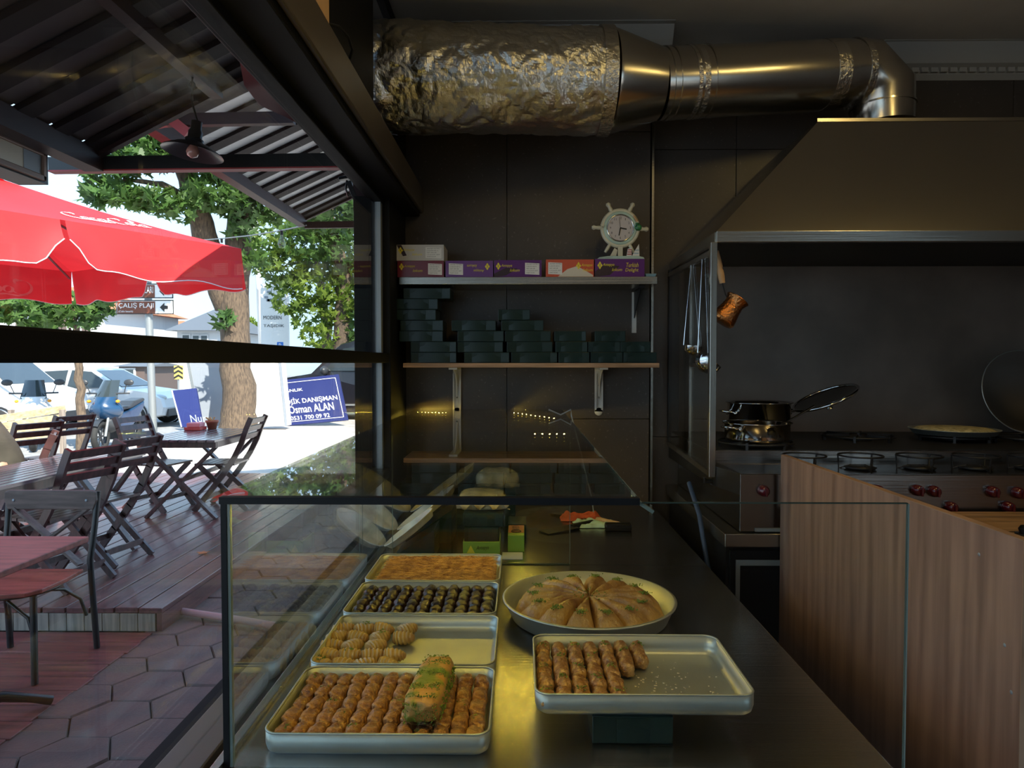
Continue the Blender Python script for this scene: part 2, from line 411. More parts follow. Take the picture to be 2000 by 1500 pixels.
# plaster cornices
def cornice(name, x0, x1, yf, yb, z1, drop):
    pr = [(0, 0), (0, -.018), (.10, -.03), (.22, -.30), (.42, -.62), (.78, -.72), (.80, -.86), (1, -1), (1, 0)]
    b = MB().prism(pr, lambda u, v, t: Vector((t, yf + u * (yb - yf), z1 + v * drop)), x0, x1)
    return struct(name, b, CORNICE)
cornice('trim_2', -.6, P(1320, 52, 3.22).x, 3.22, YP - .001, 3.159, .20)
t3 = cornice('trim_3', P(1735, 103, 3.40).x, 3.19, 3.43, YW - .013, 3.159, .15)
for k in range(28):
    x = .98 + .9 + k * .047
    struct('dentil', MB().box(x, x + .034, 3.505, 3.53, 3.035, 3.068), CORNICE, t3)
# window wall: low wall, frames, beam
b = MB().box(-.72, -.575, -3, YW, 0, .84); wl = struct('wall_left', b, FRAME)
struct('sill', MB().box(-.66, -.575, -3, 3.06, .84, .872), BEAMB, wl, bev=.003)
struct('mullion', MB().box(-.655, -.582, -3, 3.22, 1.600, 1.643), FRAME, wl, bev=.004)
struct('post', MB().box(-.735, -.575, 3.06, YW - .01, .84, 2.33), FRAME, wl, bev=.004)
struct('beam', MB().box(-.68, -.502, -3, 3.46, 2.322, 2.452), FRAME, wl, bev=.006)
struct('fascia_board', MB().box(-.501, -.484, -3, 3.455, 2.338, 2.458), BEAMB, wl, bev=.005)
struct('head_rail', MB().box(-.645, -.60, -3, 3.06, 2.296, 2.321), FRAME, wl, bev=.003)
struct('transom_post', MB().box(-.60, -.56, 2.05, 2.11, 2.452, 3.16), FRAME, wl)
struct('dark_board', MB().box(-.60, -.57, 2.11, 2.71, 2.452, 3.16).box(-.60, -.57, 2.71, 3.26, 2.452, 2.57).box(-.60, -.57, 3.26, 3.46, 2.452, 3.16).box(-.60, -.57, 2.71, 3.26, 3.10, 3.16), FRAME, wl)
struct('sky_block_board', MB().box(-.715, -.70, 2.55, YW, 2.5, 3.158), FRAME, wl)  # board added to stop sky glare through the duct hole
w1 = struct('window_1', MB().box(XL - .003, XL + .003, -3, 3.06, 1.643, 2.297), WGLASS)
struct('glass_bead', MB().box(XL - .012, XL + .012, 3.02, 3.058, 1.643, 2.296), GALV, w1)
w2 = struct('window_2', MB().box(XL - .003, XL + .003, -3, 3.06, .872, 1.600), WGLASS)
struct('glass_bead', MB().box(XL - .012, XL + .012, 3.03, 3.058, .872, 1.6), GALV, w2)
struct('window_3', MB().box(-.583, -.577, -3, 2.05, 2.452, 3.16), WGLASS)
solo('wood_offcut', MB().box(-.56, -.49, 1.35, 1.80, 2.459, 2.53), LIGHTWOOD, 'pale wood offcut lying on the dark beam above the window', 'wood', bev=.004)
q = [P(638, 46, 1.80), P(662, 52, 1.86), P(680, 72, 1.95), P(688, 96, 2.02), P(684, 112, 2.05), P(677, 124, 2.06)]
solo('cable', MB().tube(q, .004, 6), BLACKP, 'black cable looping down from the wood offcut above the window', 'cable')

# ------------------------------------------------------------------ exhaust duct and hood
def foilsleeve(a, c, r0, r1, n=150, m=170):
    a, c = Vector(a), Vector(c); d = (c - a); L = d.length; d.normalize(); u = Vector((0, 0, 1)); u = (u - d * u.dot(d)).normalized(); v = d.cross(u)
    def fn(i, j):
        an = 2 * PI * j; s = u * cos(an) + v * sin(an); p = a + d * (L * i); r = r0 + (r1 - r0) * i
        q = p * 1.0 + s * r
        k = noise.noise(q * 9) * .010 + abs(noise.noise(q * 15 + Vector((3, 1, 7)))) * .012 + abs(noise.noise(q * 34)) * .0035
        e = min(1, min(i, 1 - i) * 14)
        return p + s * (r - .012 + k * (.35 + .65 * e))
    return MB().grid(fn, m, n, False, True)
dt = thing('exhaust_duct', 'round metal exhaust duct under the ceiling with foil-wrapped left half', 'duct', P(1300, 165, 3.05))
A0, A1 = P(690, 152, 2.98), P(1188, 161, 3.05)
part('insulated_sleeve', foilsleeve(A0, A1, .232, .222), FOIL, dt, label='crumpled silver foil sleeve')
dv = (A1 - A0).normalized()
def ringband(p, d, r, wd, m, name, bump=False):
    part(name, MB().tube([p - d * wd / 2, p + d * wd / 2], r, 40), m, dt)
part('sleeve_end', MB().tube([A1 - dv * .05, A1 + dv * .004], .224, 40), TAPE, dt)
B1 = P(1284, 165, 3.08)
part('reducer', MB().tube([A1, A1 + (B1 - A1) * .06, B1], [.214, .213, .152], 48), DUCTM, dt)
B2 = P(1640, 146, 3.22)
part('pipe', MB().tube([B1, B2], .150, 48), DUCTM, dt)
pd = (B2 - B1).normalized()
for px in (1296, 1308, 1345, 1372): ringband(B1 + (B2 - B1) * ((px - 1284) / 356), pd, .1545, .010, DUCTM, 'bead')
for px, wd in ((1347, .05), (1612, .06), (1668, .03)): ringband(B1 + (B2 - B1) * ((px - 1284) / 356), pd, .1525, wd, TAPE, 'tape_band')
E = [B2, P(1685, 143, 3.235), P(1722, 178, 3.24), P(1724, 245, 3.24)]
rr = [.150, .149, .142, .136]
for k in range(3):
    e0, e1 = E[k], E[k + 1]
    d = e1 - e0
part('elbow', MB().tube(E, rr, 48), DUCTM, dt)
part('seam', MB().tube([E[2] + (E[3] - E[2]) * .45, E[2] + (E[3] - E[2]) * .5], .141, 40), DUCTM, dt)

X0, YF, ZL = .752, 2.72, 2.105
ZT, XT, YT = P(1600, 235, 3.06).z, P(1600, 235, 3.06).x, 3.06
hd = thing('extractor_hood', 'sloping stainless steel extractor hood above the cooker', 'hood', (1.7, YF, 2.06))
b = MB(); YB = YW - .024; XR = 3.1
b.add([(X0, YF, ZL), (XR, YF, ZL), (XR, YB, ZL), (X0, YB, ZL), (XT, YT, ZT), (XR, YT, ZT), (XR, YB, ZT), (XT, YB, ZT)],
      [(0, 1, 5, 4), (3, 0, 4, 7), (4, 5, 6, 7), (1, 2, 6, 5), (2, 3, 7, 6)])
part('canopy', b, STEELV, hd)
part('top_edge', MB().bar((XT - .01, YT, ZT), (XR, YT, ZT), .012, .014), STEEL, hd)
part('lip', MB().box(X0, XR, YF - .012, YF + .012, 2.066, ZL + .004), STEEL, hd, bev=.002)
part('lip', MB().box(X0 - .004, X0 + .012, YF, YB, 2.066, ZL), STEELV, hd)
part('filter_panel', MB().box(X0 + .02, XR, YF + .02, YB, ZL - .02, ZL - .012), DARKMET, hd)
sp = thing('side_screen', 'steel-framed glass side screen left of the cooker', 'screen', (X0, 3.1, 1.16))
part('post', MB().box(X0 - .022, X0 + .004, YF - .014, YF + .014, 1.155, 2.066), STEELV, sp, bev=.002)
part('post', MB().box(X0 - .012, X0 + .004, YB - .03, YB, 1.19, 2.066), DARKMET, sp)
part('rail', MB().bar((X0 - .008, YF, 1.165), (X0 - .008, YB - .03, 1.195), .018, .02), STEEL, sp)
part('rail', MB().bar((X0 - .008, YF, 2.03), (X0 - .008, YB - .03, 2.04), .018, .02), STEEL, sp)
part('glass_pane', MB().box(X0 - .010, X0 - .006, YF + .014, YB - .03, 1.18, 2.03), GLASS, sp)
part('hook', MB().tube([(X0 - .03, 2.74, 1.150), (X0 - .03, 2.74, 1.135), (X0 + .0, 2.74, 1.135)], .009, 8), DARKMET, sp)
# ================================================================== SHELVES, CARTONS, CLOCK
YS = 3.215
def shelf(label, px0, px1, py0, py1, m, mm):
    a, c = P(px0, py0, YS - .005), P(px1, py1, YS - .005)
    t = thing('wall_shelf', label, 'shelf', ((a.x + c.x) / 2, YP - .01, c.z))
    part('board', MB().box(a.x, c.x, YS - .005, YP - .001, c.z, a.z), m, t, bev=.002)
    return t, a.z, c.z
s1, zs1, zs1b = shelf('brushed steel wall shelf carrying the printed cartons and clock', 779, 1284, 541, 555, STEEL, 0)
s2, zs2, zs2b = shelf('oak-edged wall shelf carrying the dark green cartons', 787, 1288, 709, 718, OAK, 0)
# brackets
p0, p1 = P(1243, 556, 3.40), P(1243, 650, YP - .012)
b = MB().bar((p0.x, 3.25, zs1b - .006), (p0.x, YP - .004, zs1b - .006), .026, .010); part('bracket', b, DARKMET, s1)
b = MB().bar((p0.x, YP - .005, zs1b), (p0.x, YP - .005, p1.z), .022, .008, (0, 1, 0)); part('bracket', b, WHITEMET, s1)
part('bracket', MB().add([(p0.x - .002, 3.27, zs1b - .01), (p0.x - .002, YP - .01, zs1b - .01), (p0.x - .002, YP - .01, zs1b - .14), (p0.x + .002, 3.27, zs1b - .01), (p0.x + .002, YP - .01, zs1b - .01), (p0.x + .002, YP - .01, zs1b - .14)], [(0, 1, 2), (5, 4, 3), (0, 3, 4, 1), (1, 4, 5, 2), (2, 5, 3, 0)]), DARKMET, s1)
for px in (893, 1169):
    x = P(px, 760, YP).x; zb = P(px, 812, YP - .02).z
    b = MB().box(x - .020, x + .020, YP - .010, YP - .001, zb + .02, zs2b - .002)
    b.lathe([(0, 0), (.020, 0), (.020, .009), (0, .009)], 16, Matrix.Rotation(PI / 2, 3, 'X'), (x, YP - .001, zb + .02))
    b.box(x - .020, x - .012, YP - .022, YP - .010, zb + .03, zs2b - .03); b.box(x + .012, x + .020, YP - .022, YP - .010, zb + .03, zs2b - .03)
    b.box(x - .02, x + .02, YS + .04, YP - .001, zs2b - .010, zs2b - .001)
    b.prism([(0, 0), (.17, 0), (.10, -.02), (.03, -.07), (0, -.14)], lambda u, v, t: Vector((t, YP - .01 - u, zs2b - .008 + v)), x - .003, x + .003)
    br = part('bracket', b, WHITEMET, s2)
    for dz in (.06, .12): part('screw', MB().ball((x, YP - .014, zs2b - dz - .03), .0045, 6), STEEL, br)

# dark green cartons
def carton(name, label, x0, x1, yf, z0, z1, d, group, tabs=(.16, .84), cat='box'):
    cx = (x0 + x1) / 2; t = thing(name, label, cat, (cx, yf + d / 2, z0), 0, group)
    part('body', MB().box(x0, x1, yf, yf + d, z0, z1), GREENBOX, t, bev=.0015)
    w_ = x1 - x0; h = z1 - z0
    xl, xr = x0 + w_ * tabs[0], x0 + w_ * tabs[1]
    b = MB().grid(lambda u, v: (xl + (xr - xl) * u, yf - .0006 - .0035 * sin(PI * u) ** .8 * (1 - .25 * v), z0 + h * .06 + (h * .9) * v), 8, 2)
    b.box(xl, xr, yf - .0005, yf - .0002, z0 + h * .06, z1 - .002)
    part('front_flap', b, GREENBOX, t)
    for xa_, xb_, s_ in ((x0 + .002, xl - .001, -1), (xr + .001, x1 - .002, 1)):
        b = MB().grid(lambda u, v: (xa_ + (xb_ - xa_) * u, yf - .0006 - .0028 * (u if s_ > 0 else 1 - u), z0 + h * .08 + (h * .84) * v), 3, 2); part('corner_flap', b, GREENBOX, t)
    for s_ in (tabs[0], tabs[1]):
        b = MB().prism([(0, 0), (.028 * (1 if s_ < .5 else -1), 0), (.020 * (1 if s_ < .5 else -1), -.012), (0, -.02)], lambda u, v, q: Vector((x0 + w_ * s_ + u, yf - q, z1 - .004 + v)), .0018, .0032)
        part('tuck_tab', b, GREENBOX, t)
    return t
CART = [(170, 490, 650, 720), (98, 375, 725, 795), (95, 362, 797, 868), (148, 440, 868, 940), (140, 438, 942, 1013), (218, 530, 1015, 1083), (218, 530, 1085, 1150),
        (500, 802, 860, 932), (540, 855, 937, 1008), (538, 850, 1012, 1080), (585, 893, 1082, 1150), (818, 1035, 790, 860), (840, 1128, 862, 933), (865, 1178, 937, 1010),
        (877, 1190, 1010, 1082), (908, 1222, 1082, 1150), (1203, 1420, 937, 1007), (1210, 1428, 1010, 1080), (1232, 1443, 1082, 1150), (1480, 1690, 920, 997),
        (1433, 1655, 1003, 1077), (1657, 1862, 1000, 1073), (1452, 1672, 1078, 1150), (1677, 1905, 1075, 1148)]
STK = ['topmost, leaning carton of the tall left stack', 'second carton from the top of the tall left stack', 'third carton from the top of the tall left stack',
       'fourth carton from the top of the tall left stack', 'fifth carton from the top of the tall left stack', 'sixth carton from the top of the tall left stack', 'bottom carton of the tall left stack',
       'top carton of the second stack from the window', 'second carton from the top of the second stack', 'third carton from the top of the second stack', 'bottom carton of the second stack from the window',
       'small topmost carton of the middle stack', 'second carton from the top of the middle stack', 'third carton from the top of the middle stack', 'fourth carton from the top of the middle stack', 'bottom carton of the middle stack',
       'top carton of the three-high stack right of the middle', 'middle carton of the three-high stack right of the middle', 'bottom carton of the three-high stack right of the middle',
       'top carton of the last stack but one, far right', 'middle carton of the last stack but one, far right', 'upper of the two cartons at the right shelf end', 'bottom carton of the last stack but one, far right', 'lower of the two cartons at the right shelf end']
NH = (1150 - 650) / 7
for k, (a, c, y0, y1) in enumerate(CART):
    lev = round((1150 - y1) / NH - .05)
    h = .0490; z0 = zs2 + .0004 + lev * (h + .0005)
    if k == 0: lev = 6
    xa, xc = P(740 + a / 3.509, 700, YS + .012).x, P(740 + c / 3.509, 700, YS + .012).x
    if k in (1, 2): xa += .015; xc += .02
    t = carton('pastry_box', 'dark green ' + STK[k], xa, xc, YS + .012 + random.uniform(-.004, .006), z0, z0 + h, .17, 'dark green cartons on the oak shelf', (.17 + random.uniform(-.05, .08), .80 + random.uniform(-.06, .06)))

# printed sweet cartons on the steel shelf
PURPLE = mat('purple_print', (.095, .016, .15), .3, coat=.3)
PURPLE2 = mat('violet_print', (.14, .05, .22), .3, coat=.3)
MAROON = mat('maroon_print', (.16, .014, .028), .3, coat=.3)
ORANGE = mat('orange_print', (.55, .085, .04), .3, coat=.3)
PALEBOX = mat('pale_grey_print', (.50, .48, .47), .4)
CREAM = mat('cream_print', (.62, .55, .45), .4)
DARKPR = mat('dark_swirl', (.03, .012, .02), .4)
def sweet_box(label, px, m, band, labx, right_words, logo_x, flip=False, zbase=None, d=.16):
    x0, x1 = P(px[0], 520, YS + .008).x, P(px[1], 520, YS + .008).x; yf = YS + .008
    z0 = (zs1 + .0003) if zbase is None else zbase; h = (px[3] - px[2]) / F * 3.22; z1 = z0 + h; w_ = x1 - x0
    t = thing('sweet_box', label, 'box', ((x0 + x1) / 2, yf + d / 2, z0), 0, 'printed sweet cartons on the steel shelf')
    part('body', MB().box(x0, x1, yf, yf + d, z0, z1), m, t, bev=.0012)
    Q = lambda u, v, o=.0006: Vector((x0 + u * w_, yf - o, z0 + v * h))
    if band: part('printed_band', MB().prism(band[0], lambda u, v, q: Q(u, v, q), .0002, .0005), band[1], t)
    if labx:
        lb = part('label', MB().prism([(labx[0], .17), (labx[1], .13), (labx[1], .80), (labx[0], .84)], lambda u, v, q: Q(u, v, q), .0004, .0012), PAPER, t, label='white paper sticker')
        tb = MB()
        for r, tx in enumerate(['ANTEP FISTIKLI', 'LOKUM 450 G', 'NET 450 GR', '1.5.2.5.01.207', 'PARTI 0218']):
            wq = (labx[1] - labx[0]) * w_ * (.84, .7, .6, .8, .55)[r]
            lettering(tx, Q(labx[0] + .03, .72 - r * .125, .0014), (1, 0, 0), (0, 0, 1), wq, h * .06, tb)
        part('small_print', tb, INK, lb)
    s_ = -1 if flip else 1; cx = logo_x; e = MB()
    dx = .042
    for (du, dv) in ((0, .12), (0, -.12), (-.028, 0), (.028, 0)):
        c_ = (cx + du, .64 + dv)
        e.prism([(c_[0] - .024, c_[1]), (c_[0], c_[1] - .10), (c_[0] + .024, c_[1]), (c_[0], c_[1] + .10)], lambda u, v, q: Q(u, v, q), .0006, .0012)
    part('emblem', e, YELLOW, t)
    tx = MB()
    if flip:
        lettering('Antepya', Q(cx - .06, .50, .001), (-1, 0, 0), (0, 0, -1), w_ * .22, h * .2, tx, .3)
        lettering('lokum', Q(cx - .22, .76, .001), (-1, 0, 0), (0, 0, -1), w_ * .2, h * .17, tx, .3)
    else:
        lettering('Antepya', Q(cx + .05, .56, .001), (1, 0, 0), (0, 0, 1), w_ * .23, h * .2, tx, .3)
        lettering('lokum', Q(cx + (.24 if cx < .5 else .09), .32, .001), (1, 0, 0), (0, 0, 1), w_ * .2, h * .17, tx, .3)
    if right_words:
        lettering('Turkish', Q(.62, .54, .001), (1, 0, 0), (0, 0, 1), w_ * .25, h * .24, tx, .15)
        lettering('Delight', Q(.61, .24, .001), (1, 0, 0), (0, 0, 1), w_ * .26, h * .24, tx, .15)
    part('lettering', tx, YELLOW, t)
    return t, z1
_, zm = sweet_box('maroon printed sweet carton with white sticker, bottom left on the steel shelf', (776, 867, 508, 540), MAROON, None, (.66, .96), 0, .09)
sweet_box('pale grey sweet carton lying on top of the maroon carton', (773, 867, 477, 508), PALEBOX, ([(.02, .98), (.12, .98), (.23, .32), (.15, .28)], DARKPR), (.62, .95), 0, .10, zbase=zm + .0004)
sweet_box('violet sweet carton with upside-down print beside the maroon carton', (870, 963, 508, 540), PURPLE2, None, (.07, .37), 0, .88, flip=True)
sweet_box('purple sweet carton with sticker on its right, third along the steel shelf', (965, 1058, 506, 539), PURPLE, ([(.0, .2), (.25, .55), (.5, .5), (.25, .1), (0, .0)], DARKPR), (.65, .95), 0, .09)
sweet_box('orange and cream sweet carton between two purple cartons', (1066, 1160, 505, 539), ORANGE, ([(.25, .02), (.45, .45), (.65, .62), (.98, .12), (.98, .02)], CREAM), (.05, .34), 0, .68)
_, zc = sweet_box('purple turkish delight carton under the ship wheel clock', (1162, 1259, 503, 538), PURPLE, ([(.0, .3), (.2, .7), (.5, .6), (.3, .1), (0, .0)], DARKPR), None, 1, .10)
BLUEW = mat('blue_white_plastic', (.16, .30, .42), .4)
p = P(1271, 536, YS + .03)
b = MB().prism([(-.026, .022), (.028, .022), (.020, .004), (-.020, .004)], lambda u, v, q: Vector((p.x + u, YS + .03 + q, zs1 + v - .0035)), 0, .05)
solo('scraper', b, [BLUEW], 'small blue and white plastic scraper at the right shelf end', 'scraper', bev=.003)

# ship wheel clock
MINT = mat('mint_enamel', (.42, .56, .50), .4, var=.2, scale=12)
IVORY = mat('ivory_enamel', (.60, .57, .44), .4, var=.15, scale=14)
FACEM = mat('clock_face', (.52, .47, .47), .5)
GREENO = mat('green_enamel', (.02, .17, .06), .3, coat=.4, var=.5, scale=60)
REDST = mat('red_stripe', (.5, .06, .04), .5)
yc = YS + .075; cc = P(1211, 446, yc); RX = Matrix.Rotation(PI / 2, 3, 'X')
ck = thing('ship_wheel_clock', 'ivory and mint ship wheel clock standing on the purple carton', 'clock', (cc.x, yc, zc))
def torus(mb, c, R, r, n=40, m=10, M=RX):
    c = Vector(c)
    return mb.grid(lambda u, v: c + M @ Vector(((R + r * cos(2 * PI * v)) * cos(2 * PI * u), (R + r * cos(2 * PI * v)) * sin(2 * PI * u), r * sin(2 * PI * v))), n, m, True, True)
part('wheel_rim', torus(MB(), cc, .083, .010), IVORY, ck)
part('inner_ring', torus(MB(), cc + Vector((0, -.002, 0)), .070, .010), MINT, ck)
part('bezel', torus(MB(), cc + Vector((0, -.010, 0)), .0615, .0035), CHROME, ck)
fc = part('face', MB().lathe([(0, .008), (.060, .008), (.060, -.008), (0, -.008)], 40, RX, cc + Vector((0, -.002, 0)), smooth=False), FACEM, ck)
nb = MB()
for k in range(1, 13):
    a = PI / 2 - k * PI / 6; wq = .0105 if k > 9 else .0025 if k == 1 else .006
    lettering(str(k), cc + Vector((.046 * cos(a) - wq / 2, -.0115, .046 * sin(a) - .005)), (1, 0, 0), (0, 0, 1), wq, .0105, nb)
part('numerals', nb, INK, fc)
for nm, an, ln, wd in (('hour_hand', -12, .030, .006), ('minute_hand', -100, .036, .005), ('second_hand', 97, .044, .0015)):
    a = rad(an); part(nm, MB().bar(cc + Vector((0, -.012, 0)), cc + Vector((ln * cos(a), -.012, ln * sin(a))), wd, .001, (0, 1, 0)), INK, fc)
for an in (117, 62, 178, -2, 238, 300):
    a = rad(an); pts = [cc + Vector((r * cos(a), 0, r * sin(a))) for r in (.088, .100, .112, .124, .132)]
    part('spoke_handle', MB().tube(pts, [.009, .010, .008, .012, .007] if an < 230 and an > -5 else [.008, .008, .008, .007, .006], 10), IVORY, ck)
part('base', MB().prism([(-.115, 0), (.112, 0), (.106, .012), (.08, .018), (-.06, .018), (-.10, .012)], lambda u, v, q: Vector((cc.x + u, yc + q, zc + .0005 + v)), -.035, .035), MINT, ck, bev=.003)
part('support', MB().prism([(-.05, .015), (-.02, .015), (-.012, .05), (-.026, .06)], lambda u, v, q: Vector((cc.x + u, yc + q, zc + v)), -.006, .006).box(cc.x - .01, cc.x + .012, yc - .008, yc + .008, zc + .015, cc.z - .078), IVORY, ck)
sb = part('sail', MB().prism([(.054, .02), (.088, .02), (.085, .075), (.07, .05)], lambda u, v, q: Vector((cc.x + u, yc - .02 + q, zc + v)), -.003, .003), PAPER, ck, label='white sail with blue lines')
part('sail_stripe', MB().box(cc.x + .062, cc.x + .084, yc - .0245, yc - .0235, zc + .03, zc + .033).box(cc.x + .066, cc.x + .085, yc - .0245, yc - .0235, zc + .045, zc + .048), BLUEW, sb)
sb = part('sail', MB().prism([(.028, .02), (.052, .02), (.05, .056), (.034, .054)], lambda u, v, q: Vector((cc.x + u, yc - .02 + q, zc + v)), -.003, .003), PAPER, ck, label='red-striped sail')
part('sail_stripe', MB().box(cc.x + .03, cc.x + .051, yc - .0245, yc - .0235, zc + .026, zc + .030).box(cc.x + .032, cc.x + .051, yc - .0245, yc - .0235, zc + .036, zc + .040).box(cc.x + .034, cc.x + .05, yc - .0245, yc - .0235, zc + .046, zc + .05), REDST, sb)
part('turtle_ornament', MB().ball(cc + Vector((.083, -.010, .002)), (.017, .012, .016), 8).ball(cc + Vector((.079, -.016, .017)), (.010, .008, .007), 6), GREENO, ck)
part('starfish_ornament', MB().prism([(.012 * (1 if k % 2 == 0 else .45) * cos(k * PI / 5 + .3), .012 * (1 if k % 2 == 0 else .45) * sin(k * PI / 5 + .3)) for k in range(10)], lambda u, v, q: cc + Vector((-.083 + u, -.011 - q, .012 + v)), 0, .006), IVORY, ck)
part('ornament_band', MB().tube([cc + Vector((.083 * cos(rad(a)), -.010, .083 * sin(rad(a)))) for a in (20, 28, 36, 44)], [.004, .006, .005, .003], 8), LIGHTWOOD, ck)

# ================================================================== DISPLAY COUNTER AND GLASS CASE
ZC = .9; YG = 1.18; ZG = 1.366; XA, XB = -.505, .653
ct = thing('display_counter', 'long stainless steel display counter in front of the window', 'counter', (.06, 2.2, 0))
part('worktop', MB().box(-.53, .645, 1.12, YP - .012, .868, ZC), STEELTOP, ct, bev=.003)
part('body', MB().box(-.52, .62, 1.14, YP - .02, .08, .868), DARKMET, ct)
part('plinth', MB().box(-.50, .58, 1.2, YP - .02, .001, .08), DARKMET, ct)
part('edge_rail', MB().box(-.53, -.512, 1.12, YP - .014, ZC, .912), STEEL, ct, bev=.002)
part('top_seam', MB().box(-.50, .64, 2.399, 2.401, ZC, ZC + .0006), DARKMET, ct)
gc = thing('glass_display_case', 'frameless glass display case on the steel counter', 'case', (0, 2.2, ZC))
part('front_pane', MB().box(XA, XB, YG - .003, YG + .003, ZC + .001, ZG - .004), GLASS, gc)
part('top_pane', MB().box(-.53, .2, YG - .004, 3.452, ZG - .003, ZG + .003), GLASS, gc)
part('side_pane', MB().box(XA - .003, XA + .003, YG + .004, 3.452, ZC + .013, ZG - .004), GLASS, gc)
part('divider_pane', MB().box(XA + .005, .168, 2.397, 2.403, ZC + .002, ZG - .004), GLASS, gc)
a, c = P(428, 966, YG - .008), P(1246, 977, YG - .008)
part('front_seal', MB().box(a.x, .2, YG - .010, YG + .006, ZG - .006, ZG + .006), BLACKP, gc)
part('corner_seal', MB().box(XA - .008, XA + .002, YG - .006, YG + .004, ZC + .002, ZG - .006), BLACKP, gc)
part('pane_edge', MB().box(XA + .002, XA + .007, YG - .004, YG + .005, ZC + .002, ZG - .006), GEDGEL, gc)
part('pane_edge', MB().box(XB, XB + .0025, YG - .003, YG + .003, ZC + .002, ZG - .004), GEDGEL, gc)
part('pane_edge', MB().box(.205, XB, YG - .003, YG + .003, ZG - .004, ZG - .0022), GEDGE, gc)
part('pane_edge', MB().box(.168, .1695, 2.397, 2.403, ZC + .002, ZG - .004), GEDGEL, gc)
part('pane_edge', MB().box(-.3, .168, 2.396, 2.404, ZC + .0006, ZC + .004), GEDGE, gc)
part('pane_edge', MB().box(.2, .2015, YG, 3.452, ZG - .003, ZG + .003), GEDGEL, gc)
part('clip', MB().bar((.19, YG + .01, ZG + .003), (.225, YG + .01, ZG - .02), .02, .006), GEDGEL, gc)
for px in (703, 767):
    x = P(px, 1030, 2.42).x
    part('pane_joint', MB().box(x, x + .002, 2.41, 2.413, ZC + .02, ZG - .005), GEDGEL, gc)
# lamp strips inside the case: warm diodes facing down
def ledstrip(label, a, c, n, off=(0, 0, -.003)):
    a, c = Vector(a), Vector(c); t = thing('led_strip', label, 'light strip', (a + c) / 2, 0, 'warm light strips along the glass case')
    part('tape', MB().bar(a, c, .008, .0015), LEDTAPE, t)
    b = MB()
    for k in range(n):
        p = a + (c - a) * ((k + .5) / n) + Vector(off); b.box(p.x - .0018, p.x + .0018, p.y - .0018, p.y + .0018, p.z - .001, p.z + .0012)
    part('diodes', b, LED, t, kind='stuff')
ledstrip('warm light strip along the top of the middle glass divider', (-.49, 2.388, ZG - .007), (.16, 2.388, ZG - .007), 26)
part('strip_cover', MB().box(-.49, .045, 2.380, 2.382, ZG - .0108, ZG - .0035), GEDGE, gc)
ledstrip('warm light strip under the front edge of the glass top', (-.48, YG + .0105, ZG - .0035), (.19, YG + .0105, ZG - .0035), 34, (0, .0012, 0))
ledstrip('warm light strip along the rear end of the glass top', (-.50, 3.43, ZG - .007), (-.36, 3.40, ZG - .007), 8)
ledstrip('slanting warm light strip near the rear right corner of the glass top', (-.045, 3.43, ZG - .007), (.155, 3.05, ZG - .007), 10)
q = [P(1072, 800, 3.0), P(1095, 815, 2.98), P(1106, 800, 2.97), P(1107, 812, 2.96), P(1122, 870, 2.95), P(1146, 970, 2.93), P(1150, 1000, 2.93)]
q[-1].z = max(q[-1].z, .93); q[1].z = 1.378
for k in range(2, len(q)): q[k].x += .02
solo('lamp_cable', MB().tube(q, .003, 6), GALV, 'thin grey cable hanging down from the slanting light strip', 'cable')
# ================================================================== TRAYS OF PASTRY
def rrect(x0, x1, y0, y1, r, n=5):
    pts = []
    for cx, cy, a in ((x1 - r, y1 - r, 0), (x0 + r, y1 - r, 90), (x0 + r, y0 + r, 180), (x1 - r, y0 + r, 270)):
        for k in range(n + 1): pts.append((cx + r * cos(rad(a + 90 * k / n)), cy + r * sin(rad(a + 90 * k / n))))
    return pts
def tray(label, x0, x1, y0, y1, z, h=.041, group=None):
    t = thing('baking_tray', label, 'tray', ((x0 + x1) / 2, (y0 + y1) / 2, z), 0, group)
    R = .026; rings = []
    for ins, zz in ((.010, .0), (.003, .006), (0, .016), (0, h), (.0025, h), (.0028, .016), (.006, .006), (.014, .003)):
        rings.append([(px, py, z + zz) for px, py in rrect(x0 + ins, x1 - ins, y0 + ins, y1 - ins, R - ins * .8)])
    n = len(rings[0]); b = MB()
    vs = [v for rg in rings for v in rg]; fs = [(i * n + k, i * n + (k + 1) % n, (i + 1) * n + (k + 1) % n, (i + 1) * n + k) for i in range(len(rings) - 1) for k in range(n)]
    b.add(vs, fs, True); b.add(rings[0], [tuple(range(n))[::-1]]); b.add(rings[-1], [tuple(range(n))])
    part('pan', b, ALU, t)
    part('rim', MB().tube([(px, py, z + h) for px, py in rrect(x0 + .001, x1 - .001, y0 + .001, y1 - .001, R)], .0024, 6, closed=True), ALU, t)
    return t
GT = None
tray('aluminium tray of golden pastry rolls with a pistachio log on top, front left', -.462, -.056, 1.212, 1.489, ZC + .0005)
tray('aluminium tray half full of fan-shaped pastries, second from the front left', -.467, -.058, 1.500, 1.797, ZC + .0005)
tray('aluminium tray packed with dark chocolate pastry rolls', -.474, -.066, 1.808, 2.072, ZC + .0005)
tray('aluminium tray of shredded golden kadayif, farthest of the left row', -.478, -.065, 2.084, 2.378, ZC + .0005)
tray('aluminium tray partly filled with pastry rolls, raised on a green carton at right', .026, .432, 1.259, 1.542, .9515)
ORD = ['first', 'second', 'third', 'fourth', 'fifth', 'sixth', 'seventh', 'eighth', 'ninth', 'tenth', 'eleventh', 'twelfth']

